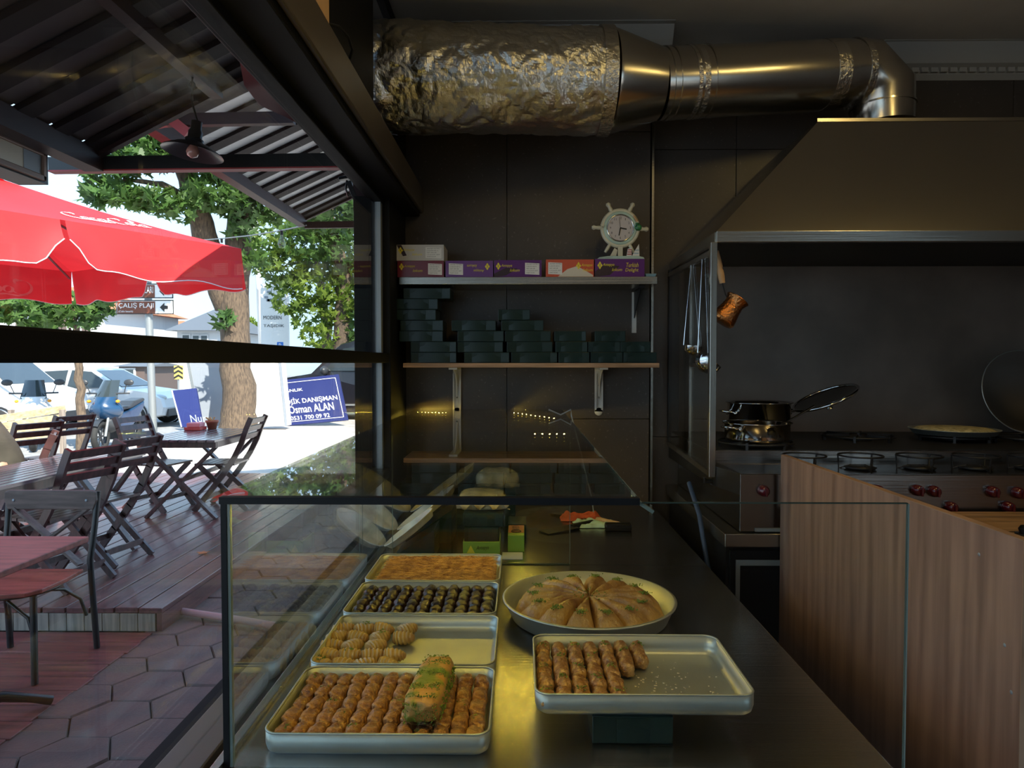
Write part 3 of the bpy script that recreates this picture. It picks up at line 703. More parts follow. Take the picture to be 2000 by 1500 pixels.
def roll_mesh(name, m, seed, w_, l_, h_, lump=.22):
    """a short baked roll with flaky ridged skin, base on z = 0"""
    def fn(u, v):
        a, e = PI * u, 2 * PI * v
        sp_ = lambda x, p: math.copysign(abs(x) ** p, x)
        y = sp_(cos(a), .75) * l_ / 2; rr_ = sp_(sin(a), .62)
        x, z = sp_(cos(e), .8) * rr_ * w_ / 2, sp_(sin(e), .8) * rr_ * h_ / 2
        q = Vector((x, y, z)); k = noise.noise(q * 55 + Vector((seed * 7.1, 0, 0))) * lump + noise.noise(q * 130 + Vector((0, seed * 3.3, 0))) * lump * .5 - abs(noise.noise(q * 75 + Vector((seed, seed, 0)))) * lump * .7
        q = q * (1 + k); q.z = max(q.z + h_ * .45, 0); return q
    return MB().grid(fn, 16, 20, True, True).mesh(name, m)
def place(me, name, label, cat, p, rz=0, sc=(1, 1, 1), group=None, kind_top=None):
    o = link(name, me, None, p); o.rotation_euler = (0, 0, rz); o.scale = sc
    o['label'] = label; o['category'] = cat
    if group: o['group'] = group
    return o
crumb = [None]
def topping(o, seed, r, z, n=5):
    rn = random.Random(seed); b = MB()
    for k in range(n):
        x, y = rn.uniform(-r, r), rn.uniform(-r, r); [b.ball((x + rn.gauss(0, .002), y + rn.gauss(0, .002), z), (rn.uniform(.0007, .0016),) * 3, 3) for _ in range(4)]
    part('pistachio_topping', b, PIST, o, world=False, label='ground green pistachio')
G1 = [roll_mesh('pastry_roll', PASTRY, s_, .0325, .056, .037) for s_ in range(5)]
zt_ = ZC + .0045
for c in range(12):
    for r in range(5):
        if c in (8, 9) and 0 < r < 4: pass
        x = -.4355 + c * .0319; y = 1.246 + r * .0512
        flat = .82 if c >= 8 and r < 4 else 1
        lab = f'golden pastry roll in the front left tray, {ORD[c]} from left, {ORD[r]} row from the front'
        o = place(random.choice(G1), 'pastry_roll', lab, 'pastry', (x + random.uniform(-.0012, .0012), y, zt_), random.uniform(-.1, .1), (1, 1, flat * random.uniform(.94, 1.05)), 'golden rolls in the front left tray')
        if (c * 5 + r) % 4 == 0: topping(o, c * 9 + r, .009, .033, 4)
# long log with pistachio
def fnlog(u, v):
    sp_ = lambda x, p: math.copysign(abs(x) ** p, x)
    a, e = PI * u, 2 * PI * v
    y = sp_(cos(a), .3) * .098; rr_ = sp_(sin(a), .3); x = sp_(cos(e), .55) * rr_ * .034; z = sp_(sin(e), .55) * rr_ * .026
    q = Vector((x, y, z)); q *= 1 + noise.noise(q * 30) * .08 + noise.noise(q * 90) * .05; q.z = max(q.z + .026, 0); return q
lg = thing('pastry_log', 'large pistachio-coated pastry log lying across the rolls of the front left tray', 'pastry', (-.178, 1.345, ZC + .0375), -.06)
part('log_body', MB().grid(fnlog, 26, 30, True, True), LOGM, lg, world=False)
b = MB(); rn = random.Random(3)
for k in range(800):
    y = rn.choice([-.095, -.092, -.05, -.045, .01, .015, .06, .09]) + rn.gauss(0, .007); x = rn.choice([-1, 1, 0]) * .026 + rn.gauss(0, .010)
    if abs(y) > .092 or abs(x) > .029: continue
    zz = .0525 - .4 * max(0, abs(x) - .022); b.ball((x, y, zz), (rn.uniform(.0006, .0015),) * 3, 3)
for k in range(160):
    b.ball((rn.uniform(-.032, .032), -.099, rn.uniform(.004, .045)), (rn.uniform(.0007, .0016),) * 3, 3)
    b.ball((.0355, rn.uniform(-.09, .09), rn.uniform(.004, .04)), (rn.uniform(.0012, .0022),) * 3, 3)
part('pistachio_coating', b, PIST, lg, world=False, label='ground green pistachio')

# fan pastries
def fan_mesh(seed):
    def fn(u, v):
        a, e = PI * u, 2 * PI * v
        x = cos(a) * .027; rr_ = sin(a) ** .5; taper = .55 + .5 * (1 - u)
        k = 1 + .11 * math.copysign(abs(sin(u * 52 + cos(e + seed) * 1.6 + seed)) ** .7, sin(u * 52 + cos(e + seed) * 1.6 + seed)) * min(1, rr_ * 1.3)
        y, z = cos(e) * rr_ * .021 * taper * k, sin(e) * rr_ * .019 * taper * k
        q = Vector((x, y, z)); q *= 1 + noise.noise(q * 50 + Vector((seed, 2, 1))) * .12; q.z = max(q.z + .016, 0); return q
    return MB().grid(fn, 66, 14, True, True).mesh('fan_pastry', FOLD)
FN = [fan_mesh(s_ * 1.7) for s_ in range(4)]
FP = [(885, 560), (1025, 560), (1150, 555), (1300, 570), (840, 620), (980, 610), (1125, 620), (1260, 650), (805, 675), (945, 670), (1100, 670), (790, 735), (920, 740), (1075, 735), (1215, 725), (740, 795), (880, 800), (1025, 795), (1180, 785)]
NM = ['back row, leftmost', 'back row, second from left', 'back row, third from left', 'back row, rightmost', 'fourth row, leftmost', 'fourth row, second from left', 'fourth row, third from left', 'fourth row, rightmost',
      'third row, leftmost', 'third row, middle', 'third row, rightmost', 'second row, leftmost', 'second row, second from left', 'second row, third from left', 'second row, rightmost', 'front row, leftmost', 'front row, second from left', 'front row, third from left', 'front row, rightmost']
for k, (x, y) in enumerate(FP):
    row = [4, 4, 4, 4, 3, 3, 3, 3, 2, 2, 2, 1, 1, 1, 1, 0, 0, 0, 0][k]; p = PZ(400 + x / 3.333, 1060 + y / 3.333, ZC + .025)
    yy = 1.540 + row * .0525; xx = p.x + .006
    sc = (1.0, 1.0, 1.05)
    o = place(FN[k % 4], 'fan_pastry', 'fan-shaped folded pastry, ' + NM[k] + ' of its tray', 'pastry', (xx, yy, zt_), random.uniform(-.5, .9) + PI, sc, 'fan-shaped pastries in the second tray')
    if k in (1, 6, 12, 15): topping(o, k, .010, .032, 6)
# chocolate rolls
CH = [roll_mesh('chocolate_roll', COCOA, s_ + 20, .0345, .0435, .036, .2) for s_ in range(4)]
for c in range(11):
    for r in range(6):
        place(random.choice(CH), 'chocolate_roll', f'dark chocolate pastry roll, {ORD[c]} from left, {ORD[r]} row from the front', 'pastry', (-.4445 + c * .0349, 1.838 + r * .0412, zt_), random.uniform(-.15, .15), (1, 1, random.uniform(.92, 1.06)), 'chocolate rolls in the third tray')
# kadayif slab with strands
kt = thing('shredded_pastry', 'golden slab of shredded kadayif filling the farthest left tray', 'pastry', (-.27, 2.23, ZC + .004))
def fk(u, v):
    x, y = -.461 + u * .379, 2.100 + v * .262
    e = min(u, 1 - u, v, 1 - v); return (x, y, ZC + .0045 + min(.031, .031 * (e * 22) ** .5) + noise.noise((x * 30, y * 120, 0)) * .0035 * min(1, e * 15))
part('slab', MB().grid(fk, 60, 60), KADAYIF, kt)
b = MB(); rn = random.Random(5)
for k in range(1500):
    x, y = rn.uniform(-.455, -.12), rn.uniform(2.102, 2.360); L = rn.uniform(.015, .05); a = rn.gauss(0, .25)
    pts = [(x + cos(a) * L * i / 3, y + sin(a) * L * i / 3 + rn.uniform(-.002, .002), ZC + .0375 + rn.uniform(-.001, .003)) for i in range(4)]
    b.tube(pts, .0009, 3, False)
part('pastry_strands', b, KADAYIF, kt, kind='stuff')
# right tray: columns of rolls
GR = [roll_mesh('pastry_roll', PASTRY2, s_ + 40, .0325, .056, .036, .24) for s_ in range(4)]
for c, rows in enumerate(([0, 1, 2, 3, 4], [0, 1, 2, 3, 4], [0, 1, 2, 3, 4], [0, 1, 2, 3, 4], [0, 1, 2, 3, 4], [2.6, 3.4, 4.15], [3.3, 4.1])):
    for r in rows:
        x = .0472 + c * .0342; k = int(r)
        o = place(random.choice(GR), 'pastry_roll', f'pastry roll in the raised right tray, {ORD[c]} column from left, {ORD[rows.index(r)]} from its front', 'pastry', (x, 1.291 + r * .0525, .9515 + .0045), random.uniform(-.09, .09), (1, 1, random.uniform(.95, 1.06)), 'golden rolls in the raised right tray')
        if (c + k) % 2 == 0: topping(o, c * 7 + k + 99, .010, .034, 6)
b = MB(); rn = random.Random(8)
for k in range(90):
    x, y = rn.gauss(.29, .05), rn.gauss(1.37, .05)
    if .225 < x < .41 and 1.29 < y < 1.51: b.ball((x, y, .9515 + .0038), (rn.uniform(.0008, .003),) * 2 + (.0008,), 3)
solo('crumbs', b, CREAM, 'scattered pastry crumbs on the empty part of the raised right tray', 'crumbs', kind='stuff')
carton('pastry_box', 'dark green carton propping up the right-hand tray on the counter', P(1157, 1440, 1.262).x, P(1315, 1440, 1.262).x, 1.262, ZC + .0005, .951, .2, 'dark green cartons on the counter', (.30, .71))

# round tray with wedges
rt = thing('round_tray', 'round aluminium tray of baked wedges topped with pistachio', 'tray', (.187, 1.91, ZC + .0005))
b = MB().lathe([(0, 0), (.205, 0), (.214, .006), (.234, .052), (.2365, .053), (.2375, .050), (.2385, .0535), (.231, .055), (.211, .008), (.203, .004), (0, .004)], 64)
part('pan', b, ALU, rt, world=False)
NW = 14
def wedge_mesh(seed):
    def f(u, v, top):
        an = (v - .5) * 2 * PI / NW * .985; r = .010 + u * .197
        edge = 1 - abs(2 * v - 1) ** 2.6; h = .022 + .042 * (edge ** .6) * (.75 + .25 * sin(PI * min(1, u * 1.1)))
        if u > .78: h *= math.sqrt(max(0, 1 - ((u - .78) / .22) ** 2)) * .65 + .35 * (1 - (u - .78) / .22)
        z = .0045 + (h if top else 0)
        q = Vector((r * cos(an), r * sin(an), z))
        if top: q.z += noise.noise(q * 40 + Vector((seed * 5, 0, 0))) * .004
        return q
    nu, nv = 14, 10; b = MB(); b.grid(lambda u, v: f(u, v, True), nu, nv)
    for e in (0, 1): b.grid(lambda u, v: f(u, e, v > .5), nu, 1)
    b.grid(lambda u, v: f(0, u, v > .5), nv, 1); b.grid(lambda u, v: f(1, u, v > .5), nv, 1)
    return b.mesh('pastry_wedge', WEDGEM)
WM = [wedge_mesh(s_) for s_ in range(4)]
for k in range(NW):
    a = k * 2 * PI / NW + PI / 2 + PI / NW
    nm = ['twelve', 'eleven', 'ten', 'half past nine', 'nine', 'eight', 'seven', 'half past six', 'half past five', 'five', 'four', 'three', 'half past two', 'one']
    o = place(WM[k % 4], 'pastry_wedge', f"baked pastry wedge at the {['twelve','eleven','ten-and-a-half','ten','nine','eight','seven','six','five-and-a-half','five','four','three','two','one'][k]} o'clock place of the round tray", 'pastry', (.187, 1.91, ZC + .0006), a, (1, 1, random.uniform(.95, 1.04)), 'baked wedges in the round tray')
    rn = random.Random(k); b = MB()
    for i in range(70):
        x, y = .150 + rn.gauss(0, .009), rn.gauss(0, .0065); b.ball((x, y, .066), (rn.uniform(.0008, .002),) * 2 + (.002,), 3)
    for i in range(6):
        b.ball((.04 + rn.gauss(0, .012), rn.gauss(0, .003), .062), (.0018,) * 3, 3)
    part('pistachio_topping', b, PIST, o, world=False, label='ground green pistachio')

# ================================================================== THINGS AT THE BACK OF THE COUNTER
GPRINT = mat('lime_print', (.20, .36, .05), .4)
REDPR = mat('red_gold_print', (.42, .10, .05), .4)
x0, x1 = P(904, 1080, 2.50).x, P(976, 1080, 2.50).x
gt = thing('sweet_box', 'lime green sweet carton at the bottom of the stack under the bread bag', 'box', ((x0 + x1) / 2, 2.56, ZC + .0005), 0, 'cartons stacked at the back of the counter')
part('body', MB().box(x0, x1, 2.50, 2.64, ZC + .0005, ZC + .052), GPRINT, gt, bev=.0012)
part('lettering', lettering('Antepya', (x0 + .048, 2.4993, ZC + .02), (1, 0, .05), (0, 0, 1), .045, .018, slant=.2), DARKMET, gt)
part('emblem', MB().prism([(x0 + .014, ZC + .012), (x0 + .044, ZC + .012), (x0 + .029, ZC + .040)], lambda u, v, q: Vector((u, 2.4992 - q, v)), 0, .0006), YELLOW, gt)
carton('pastry_box', 'dark green carton on the lime carton, lower of the two', x0 + .004, x1 - .002, 2.51, ZC + .0525, ZC + .1025, .16, 'cartons stacked at the back of the counter', (.12, .96))
carton('pastry_box', 'dark green carton directly under the front bread bag', x0 + .0, x1 + .012, 2.52, ZC + .103, ZC + .152, .17, 'cartons stacked at the back of the counter', (.05, .8))
for k in range(3):
    carton('pastry_box', 'dark green carton under the rear bread bag, ' + ['lowest', 'middle', 'uppermost'][k] + ' of three', -.185 + .004 * k, -.025, 2.97 - .01 * k, ZC + .0005 + k * .0505, ZC + .0505 + k * .0505, .17, 'cartons stacked at the back of the counter', (.1, .88))
def bagmesh(c, rx, ry, h, seed):
    def fn(u, v):
        a, e = PI * u, 2 * PI * v
        sp_ = lambda t, p: math.copysign(abs(t) ** p, t)
        z = sp_(cos(a), .8); rr_ = sp_(sin(a), .45)
        q = Vector((sp_(cos(e), .6) * rr_ * rx * (1.08 - .12 * z), sp_(sin(e), .6) * rr_ * ry, (z * .5 + .5) * h))
        n_ = noise.noise_vector(q * 22 + Vector((seed, 0, 0))); return Vector(c) + q + Vector((n_.x, n_.y, n_.z if q.z > .01 else 0)) * .010 * (1 if q.z > .008 else .3)
    return MB().grid(fn, 18, 30, True, True)
def bag(label, c, rx, ry, h, seed):
    t = thing('bread_bag', label, 'bag', c)
    part('bag_body', bagmesh(c, rx, ry, h, seed), BAG, t)
    b = MB()
    b.grid(lambda u, v: Vector(c) + Vector(((u - .5) * 2 * rx * 1.12, -ry * (.9 + .28 * v), .012 + .012 * sin(u * 23 + seed) * v + .01 * v)), 16, 3)
    part('bag_seam', b, BAG, t, label='crimped clear plastic end')
    return t
bag('clear bag of flat bread on the front carton stack', ((x0 + x1) / 2 + .005, 2.60, ZC + .1535), .088, .065, .072, 1)
bag('clear bag of pale dough on the rear carton stack', (-.105, 3.05, ZC + .1525), .088, .06, .085, 4)
x0, x1 = P(992, 1050, 2.58).x, P(1024, 1050, 2.58).x
ob_ = thing('tea_carton', 'small red and lime printed carton beside the carton stack', 'box', ((x0 + x1) / 2, 2.62, ZC + .0005), 0)
b = MB().box(x0, x1, 2.56, 2.72, ZC + .0005, ZC + .062); part('body', b, GPRINT, ob_, bev=.001)
part('top_print', MB().box(x0 + .001, x1 - .001, 2.60, 2.719, ZC + .0622, ZC + .0626), REDPR, ob_)
part('lettering', lettering('OSMANLI', (x0 + .014, 2.70, ZC + .0632), (0, -1, 0), (1, 0, 0), .10, .030), DARKMET, ob_)
part('emblem', torus(MB(), ((x0 + x1) / 2, 2.62, ZC + .063), .018, .002, 20, 4, Matrix.Identity(3)), DARKMET, ob_)
solo('paper_slip', MB().box(x0 - .02, x1 - .006, 2.46, 2.55, ZC + .0005, ZC + .002), PAPER, 'white paper slip lying in front of the small printed carton', 'paper')
carton('pastry_box', 'dark green carton lying behind the small printed carton', x0 - .004, x0 + .07, 2.75, ZC + .0005, ZC + .06, .14, 'cartons stacked at the back of the counter', (.1, .9))

# leaning round trays and what holds them up
def lean_disc(label, cx, cy, r, ang):
    t = thing('round_tray', label, 'tray', (cx, cy, ZC + .013), 0)
    M = Matrix.Rotation(-ang, 3, 'Y'); n_ = M @ Vector((r, 0, 0))
    c = Vector((cx, cy, ZC + .0135)) + n_
    b = MB().lathe([(0, 0), (r * .88, 0), (r * .90, .003), (r * .985, .020), (r, .021), (r, .023), (r * .98, .023), (r * .88, .005), (0, .004)], 48, M, c)
    part('pan', b, LITWORN, t)
    part('rim', torus(MB(), c + M @ Vector((0, 0, .022)), r, .0022, 48, 6, M), LITWORN, t)
    return t
lean_disc('smallest of the three round trays leaning by the case side, nearest', -.488, 2.545, .108, rad(37))
lean_disc('middle-sized round tray leaning by the case side, second of three', -.486, 2.80, .142, rad(37))
lean_disc('largest round tray leaning by the case side, farthest of three', -.486, 3.14, .178, rad(37))
def slantbox(label, x0, x1, y0, y1, h):
    t = thing('pastry_box', label, 'box', ((x0 + x1) / 2, (y0 + y1) / 2, ZC + .0005), 0, 'cartons holding up the leaning trays')
    b = MB().prism([(x0, ZC + .0005), (x1, ZC + .0005), (x1, ZC + h), (x0, ZC + .008)], lambda u, v, q: Vector((u, q, v)), y0, y1)
    part('body', b, GREENBOX, t); part('lid_line', MB().box(x1 + .0002, x1 + .0015, y0 + .01, y1 - .01, ZC + h * .7, ZC + h * .73), GREENBOX, t)
slantbox('dark wedge-shaped green carton propping the nearest leaning tray', -.455, -.31, 2.46, 2.62, .105)
slantbox('dark wedge-shaped green carton propping the middle leaning tray', -.45, -.27, 2.69, 2.90, .128)
slantbox('dark wedge-shaped green carton propping the farthest leaning tray', -.45, -.22, 2.99, 3.30, .165)

# cloths and tools
ORC = mat('orange_cloth', (.50, .085, .03), .8, var=.3, scale=20)
MNC = mat('mint_cloth', (.42, .58, .46), .85, var=.25, scale=20)
def cloth(name, label, x0, x1, y0, y1, m, seed, amp=.012, z=ZC):
    def fn(u, v):
        x, y = x0 + (x1 - x0) * u, y0 + (y1 - y0) * v; e = min(u, 1 - u, v, 1 - v)
        return (x + noise.noise((u * 3, v * 3, seed)) * .012, y + noise.noise((v * 3, u * 3, seed + 5)) * .012, z + .0025 + (.010 + abs(noise.noise((x * 26, y * 20, seed)) * amp * 1.6)) * min(1, e * 9))
    b = MB().grid(fn, 24, 16); t = thing(name, label, 'cloth', ((x0 + x1) / 2, (y0 + y1) / 2, z))
    part('cloth_sheet', b, m, t); b2 = MB().grid(lambda u, v: (x0 + .004 + (x1 - x0 - .008) * u, y0 + .004 + (y1 - y0 - .008) * v, z + .0008), 2, 2); part('underside', b2, m, t)
p, q = P(1094, 995, 3.12), P(1174, 995, 3.12)
cloth('orange_cloth', 'folded orange cloth on the back right of the counter', p.x, q.x, 3.06, 3.18, ORC, 1, .02)
p, q = P(1120, 1003, 2.98), P(1206, 1003, 2.98)
cloth('mint_cloth', 'crumpled mint green cloth in front of the orange cloth', p.x, q.x, 2.93, 3.05, MNC, 4, .016)
kn = thing('spatula', 'wide steel spatula with wooden handle resting near the cloths', 'spatula', (.42, 2.83, ZC))
a, c = PZ(1166, 1014, ZC + .018), PZ(1217, 1026, ZC + .018)
b = MB().tube([a + (c - a) * t_ for t_ in (0, .15, .5, .8, 1)], [.010, .012, .011, .012, .008], 10); part('handle', b, LIGHTWOOD, kn)
d_ = (a - c).normalized()
part('blade', MB().bar(a, a + d_ * .26 - Vector((0, 0, .014)), .075, .003), CHROME, kn)
kn = thing('dough_cutter', 'black-handled flat cutter lying left of the spatula', 'cutter', (.20, 2.80, ZC))
a, c = PZ(1160, 1020, ZC + .012), PZ(1062, 1040, ZC + .004)
part('grip', MB().bar(a, a + (c - a) * .45, .03, .02), BLACKP, kn, bev=.006)
part('blade', MB().bar(a + (c - a) * .4, c, .07, .002), DARKMET, kn)
kn = thing('black_case', 'black rectangular tool case behind the wooden-handled spatula', 'case', (.43, 2.96, ZC))
p = PZ(1185, 1008, ZC)
part('case_body', MB().box(p.x - .04, p.x + .07, 2.885, 2.925, ZC + .0005, ZC + .03), BLACKP, kn, bev=.006)
part('case_seam', MB().box(p.x - .041, p.x + .071, 2.884, 2.926, ZC + .016, ZC + .0175), DARKMET, kn)

# ================================================================== COOKER, POTS, HOOD GEAR
ck = thing('gas_cooker', 'stainless steel two-tier gas cooker with dark red knobs', 'cooker', (1.9, 2.8, .98))
CX0, CX1 = P(1445, 960, 2.53).x, 3.1; ZF, ZR = 1.196, 1.252
YR_ = 2.78
b = MB().box(CX0, CX1, 2.53, YW - .026, .985, ZF); part('front_tier', b, COOKST, ck, bev=.003)
b = MB().prism([(CX0 + .0, 2.53), (CX0 - .045, 2.74), (CX0 - .045, YW - .026), (CX0 + .0, YW - .026)], lambda u, v, q: Vector((u, v, q)), 1.12, ZF + .002); part('side_cheek', b, DARKMET, ck)
b = MB().box(CX0 - .045, CX1, YR_, YW - .026, ZF, ZR); part('rear_tier', b, COOKST, ck, bev=.002)
part('hob_plate', MB().box(CX0 - .04, CX1, YR_ + .01, YW - .03, ZR, ZR + .0015), DARKMET, ck)
part('hob_plate', MB().box(CX0 + .005, CX1, 2.535, YR_ - .004, ZF, ZF + .0012), COOKST, ck)
for px in (1680, 1795, 1905, 1570, 2015):
    c = P(px, 922, 2.655); c = Vector((c.x, 2.655, ZF + .001))
    br = part('burner', MB().lathe([(0, .002), (.052, .002), (.058, .008), (.03, .014), (0, .014)], 24, None, c), DARKMET, ck)
    tb = torus(MB(), c + Vector((0, 0, .052)), .078, .0035, 32, 6, Matrix.Identity(3))
    for k in range(3):
        a = k * 2 * PI / 3 + .6; tb.tube([c + Vector((.078 * cos(a), .078 * sin(a), .052)), c + Vector((.074 * cos(a), .074 * sin(a), .0)), c + Vector((.03 * cos(a), .03 * sin(a), .014))], .0035, 6)
    part('ring_stand', tb, DARKMET, br)
for cx, cy in ((P(1475, 860, 2.9).x, 2.9), (P(1675, 860, 3.15).x, 3.15), (P(1862, 858, 3.15).x, 3.15), (P(2010, 858, 3.1).x, 3.1)):
    c = Vector((cx, cy, ZR + .0015)); br = part('burner', MB().lathe([(0, 0), (.06, 0), (.06, .010), (.03, .016), (0, .016)], 24, None, c), DARKMET, ck)
    g = MB()
    for k in range(6):
        a = k * PI / 3; g.bar(c + Vector((.04 * cos(a), .04 * sin(a), .022)), c + Vector((.15 * cos(a), .15 * sin(a), .022)), .010, .012)
        g.bar(c + Vector((.15 * cos(a), .15 * sin(a), .028)), c + Vector((.15 * cos(a), .15 * sin(a), -.001)), .010, .012, (cos(a), sin(a), 0))
    torus(g, c + Vector((0, 0, .020)), .15, .005, 32, 6, Matrix.Identity(3)); part('grate', g, DARKMET, br)
for px, py in ((1490, 958), (1712, 957), (1790, 957), (1822, 959), (1936, 960), (1985, 962), (1855, 990), (1966, 990), (1560, 958), (1620, 985)):
    p = P(px, py, 2.53); Mx = Matrix.Rotation(PI / 2, 3, 'X')
    kb = part('knob', MB().lathe([(0, .030), (.010, .030), (.017, .025), (.020, .014), (.021, .004), (.021, 0)], 20, Mx, (p.x, 2.529, p.z)), REDK, ck)
    part('grip_ridge', MB().box(p.x - .004, p.x + .004, 2.488, 2.505, p.z - .016, p.z + .016), REDK, kb, bev=.002)
bn = thing('steel_bench', 'steel bench with dark doors carrying the gas cooker', 'bench', (1.9, 2.9, 0))
part('bench_top', MB().box(CX0 - .06, CX1, 2.505, YW - .026, .935, .983), STEEL, bn, bev=.003)
part('bench_body', MB().box(CX0 - .04, CX1, 2.56, YW - .026, .002, .935), DARKMET, bn)
for k in range(2):
    d0 = CX0 - .03 + k * .6
    dr = part('door', MB().box(d0, d0 + .57, 2.54, 2.559, .08, .915), BLACKP, bn, bev=.003)
    part('door_frame', MB().box(d0 + .02, d0 + .55, 2.534, 2.5395, .86, .88).box(d0 + .02, d0 + .035, 2.534, 2.5395, .1, .86).box(d0 + .535, d0 + .55, 2.534, 2.5395, .1, .86), GALV, dr)
part('label_plate', MB().box(CX0 + .055, CX0 + .17, 2.522, 2.5295, .988, 1.0), GALV, bn)
solo('gas_hose', MB().tube([(.70, 2.9, 1.10), (.705, 2.75, 1.0), (.72, 2.66, .8), (.74, 2.6, .5), (.74, 2.62, .01)], .010, 8), mat('blue_hose', (.03, .06, .13), .5), 'dark blue gas hose hanging in the gap beside the bench', 'hose')

def pot(label, c, r, h, rim, ha):
    t = thing('steel_pot', label, 'pot', c, 0)
    part('pot_body', MB().lathe([(0, 0), (r * .90, 0), (r * .95, .006), (r * .955, .012), (r * .97, h - .004), (r + rim, h), (r + rim, h + .003), (r * .955, h - .002), (r * .93, .012), (0, .008)], 48), CHROME, t, world=False)
    for s_ in (0, PI):
        a = ha + s_; d, n_ = Vector((cos(a), sin(a), 0)), Vector((-sin(a), cos(a), 0)); pz = Vector((0, 0, h * .72))
        hd_ = part('handle', MB().tube([d * r * .96 + n_ * .035 + pz, d * (r + .022) + n_ * .034 + pz + Vector((0, 0, .006)), d * (r + .045) + n_ * .018 + pz + Vector((0, 0, .010)), d * (r + .045) - n_ * .018 + pz + Vector((0, 0, .010)), d * (r + .022) - n_ * .034 + pz + Vector((0, 0, .006)), d * r * .96 - n_ * .035 + pz], .0045, 8), CHROME, t, world=False)
        part('mount', MB().ball(d * r * .975 + n_ * .035 + pz, (.010, .010, .010), 6).ball(d * r * .975 - n_ * .035 + pz, (.010, .010, .010), 6), CHROME, hd_, world=False)
    return t
zb = ZR + .0015 + .0285
pot('low shiny steel pot on the front left burner', (P(1478, 860, 2.88).x, 2.88, zb), .133, .072, .006, PI + .5)
pot('taller shiny steel pot standing behind the low pot', (P(1482, 800, 3.19).x, 3.19, ZR + .0035), .142, .165, .006, PI + .25)
# leaning glass lid
lp = P(1612, 777, 3.16); lr = .142
Ml = Matrix.Rotation(rad(-24), 3, 'Y') @ Matrix.Rotation(rad(3), 3, 'X')
ld = thing('pot_lid', 'dark-rimmed glass pot lid leaning tilted on the tall pot', 'lid', lp)
part('glass_dome', MB().lathe([(lr - .004, 0), (lr * .8, -.014), (lr * .4, -.025), (0, -.028)], 40, Ml), glass_mat('smoked_glass', (.25, .25, .24), .06), ld, world=False)
part('rim', torus(MB(), (0, 0, 0), lr, .0065, 48, 8, Ml), CHROME, ld, world=False)
kq = Ml @ Vector((0, 0, -.030)); kq2 = Ml @ Vector((0, 0, -.052))
part('knob', MB().tube([kq, kq * .7 + kq2 * .3, kq2], [.006, .006, .016], 12), CHROME, ld, world=False)
tsp = MB().tube([P(1508, 846, 2.86), P(1540, 822, 2.93), P(1590, 793, 3.0)], [.004, .0035, .006], 8); solo('spoon', tsp, CHROME, 'long steel spoon handle sticking out of the low pot', 'spoon')
# tray of pale pastry on the rear burner, big round pan leaning on the wall
c = Vector((P(1862, 860, 3.15).x, 3.15, ZR + .0015 + .0285)); tr_ = thing('round_tray', 'round tray of pale unbaked shreds on the rear burner', 'tray', c)
part('pan', MB().lathe([(0, 0), (.16, 0), (.178, .022), (.181, .022), (.181, .024), (.176, .024), (.158, .004), (0, .004)], 48), ALU, tr_, world=False)
solo('pale_pastry', MB().lathe([(0, .033), (.08, .032), (.14, .028), (.168, .016), (.155, .006), (0, .005)], 40, None, c), mat('raw_kadayif', (.50, .42, .22), .7, var=.5, scale=60, bump=.8, bscale=90), 'pale shredded dough heaped on the rear burner tray', 'pastry')
c = P(1992, 792, 3.38); Md = Matrix.Rotation(rad(90 - 14), 3, 'X')
c.z = max(c.z, 1.28 + .19)
bp = thing('round_pan', 'large shallow round pan leaning against the wall at right', 'pan', (c.x, c.y, ZR + .002))
part('pan', MB().lathe([(0, 0), (.15, 0), (.165, .006), (.198, .03), (.202, .03), (.202, .033), (.196, .033), (.158, .006), (0, .005)], 56, Md, (c.x, c.y, ZR + .205)), mat('dull_aluminium', (.30, .28, .26), .28, 1), bp)
part('rim', torus(MB(), Vector((c.x, c.y, ZR + .205)) + Md @ Vector((0, 0, .032)), .201, .003, 56, 6, Md), ALU, bp)

# hanging coffee pot and ladles
a, c, e, f = P(1400, 490, 2.80), P(1411, 553, 2.80), P(1417, 575, 2.80), P(1438, 632, 2.80)
cz = thing('coffee_pot', 'hammered copper coffee pot hanging by its wooden handle', 'coffee pot', a)
part('handle', MB().tube([a, a + (c - a) * .25, a + (c - a) * .5, a + (c - a) * .56, a + (c - a) * .62, a + (c - a) * .8, c], [.008, .011, .0125, .010, .013, .0135, .011], 12), LIGHTWOOD, cz)
part('wire', MB().tube([c, e, P(1420, 580, 2.8)], .003, 6), DARKMET, cz)
hk = MB().tube([a, a + Vector((0, 0, .03)), a + Vector((-.012, 0, .045)), Vector((a.x - .012, a.y, 2.085))], .0025, 6); part('hanger', hk, DARKMET, cz)
cc_ = P(1425, 606, 2.80); ax = (P(1446, 582, 2.80) - P(1412, 628, 2.80)).normalized()
Mc = ax.to_track_quat('Z', 'Y').to_matrix()
part('copper_body', MB().lathe([(0, -.058), (.044, -.058), (.050, -.050), (.050, -.035), (.040, .01), (.038, .03), (.046, .052), (.048, .056), (.043, .054), (.035, .03), (.037, .01), (.046, -.035), (.044, -.052), (0, -.053)], 32, Mc, cc_), COPPER, cz)
b = MB()
for rr_, zz in ((.0505, -.045), (.0395, .015), (.047, .054)): torus(b, cc_ + Mc @ Vector((0, 0, zz)), rr_, .0015, 32, 4, Mc)
part('raised_ring', b, COPPER, cz)
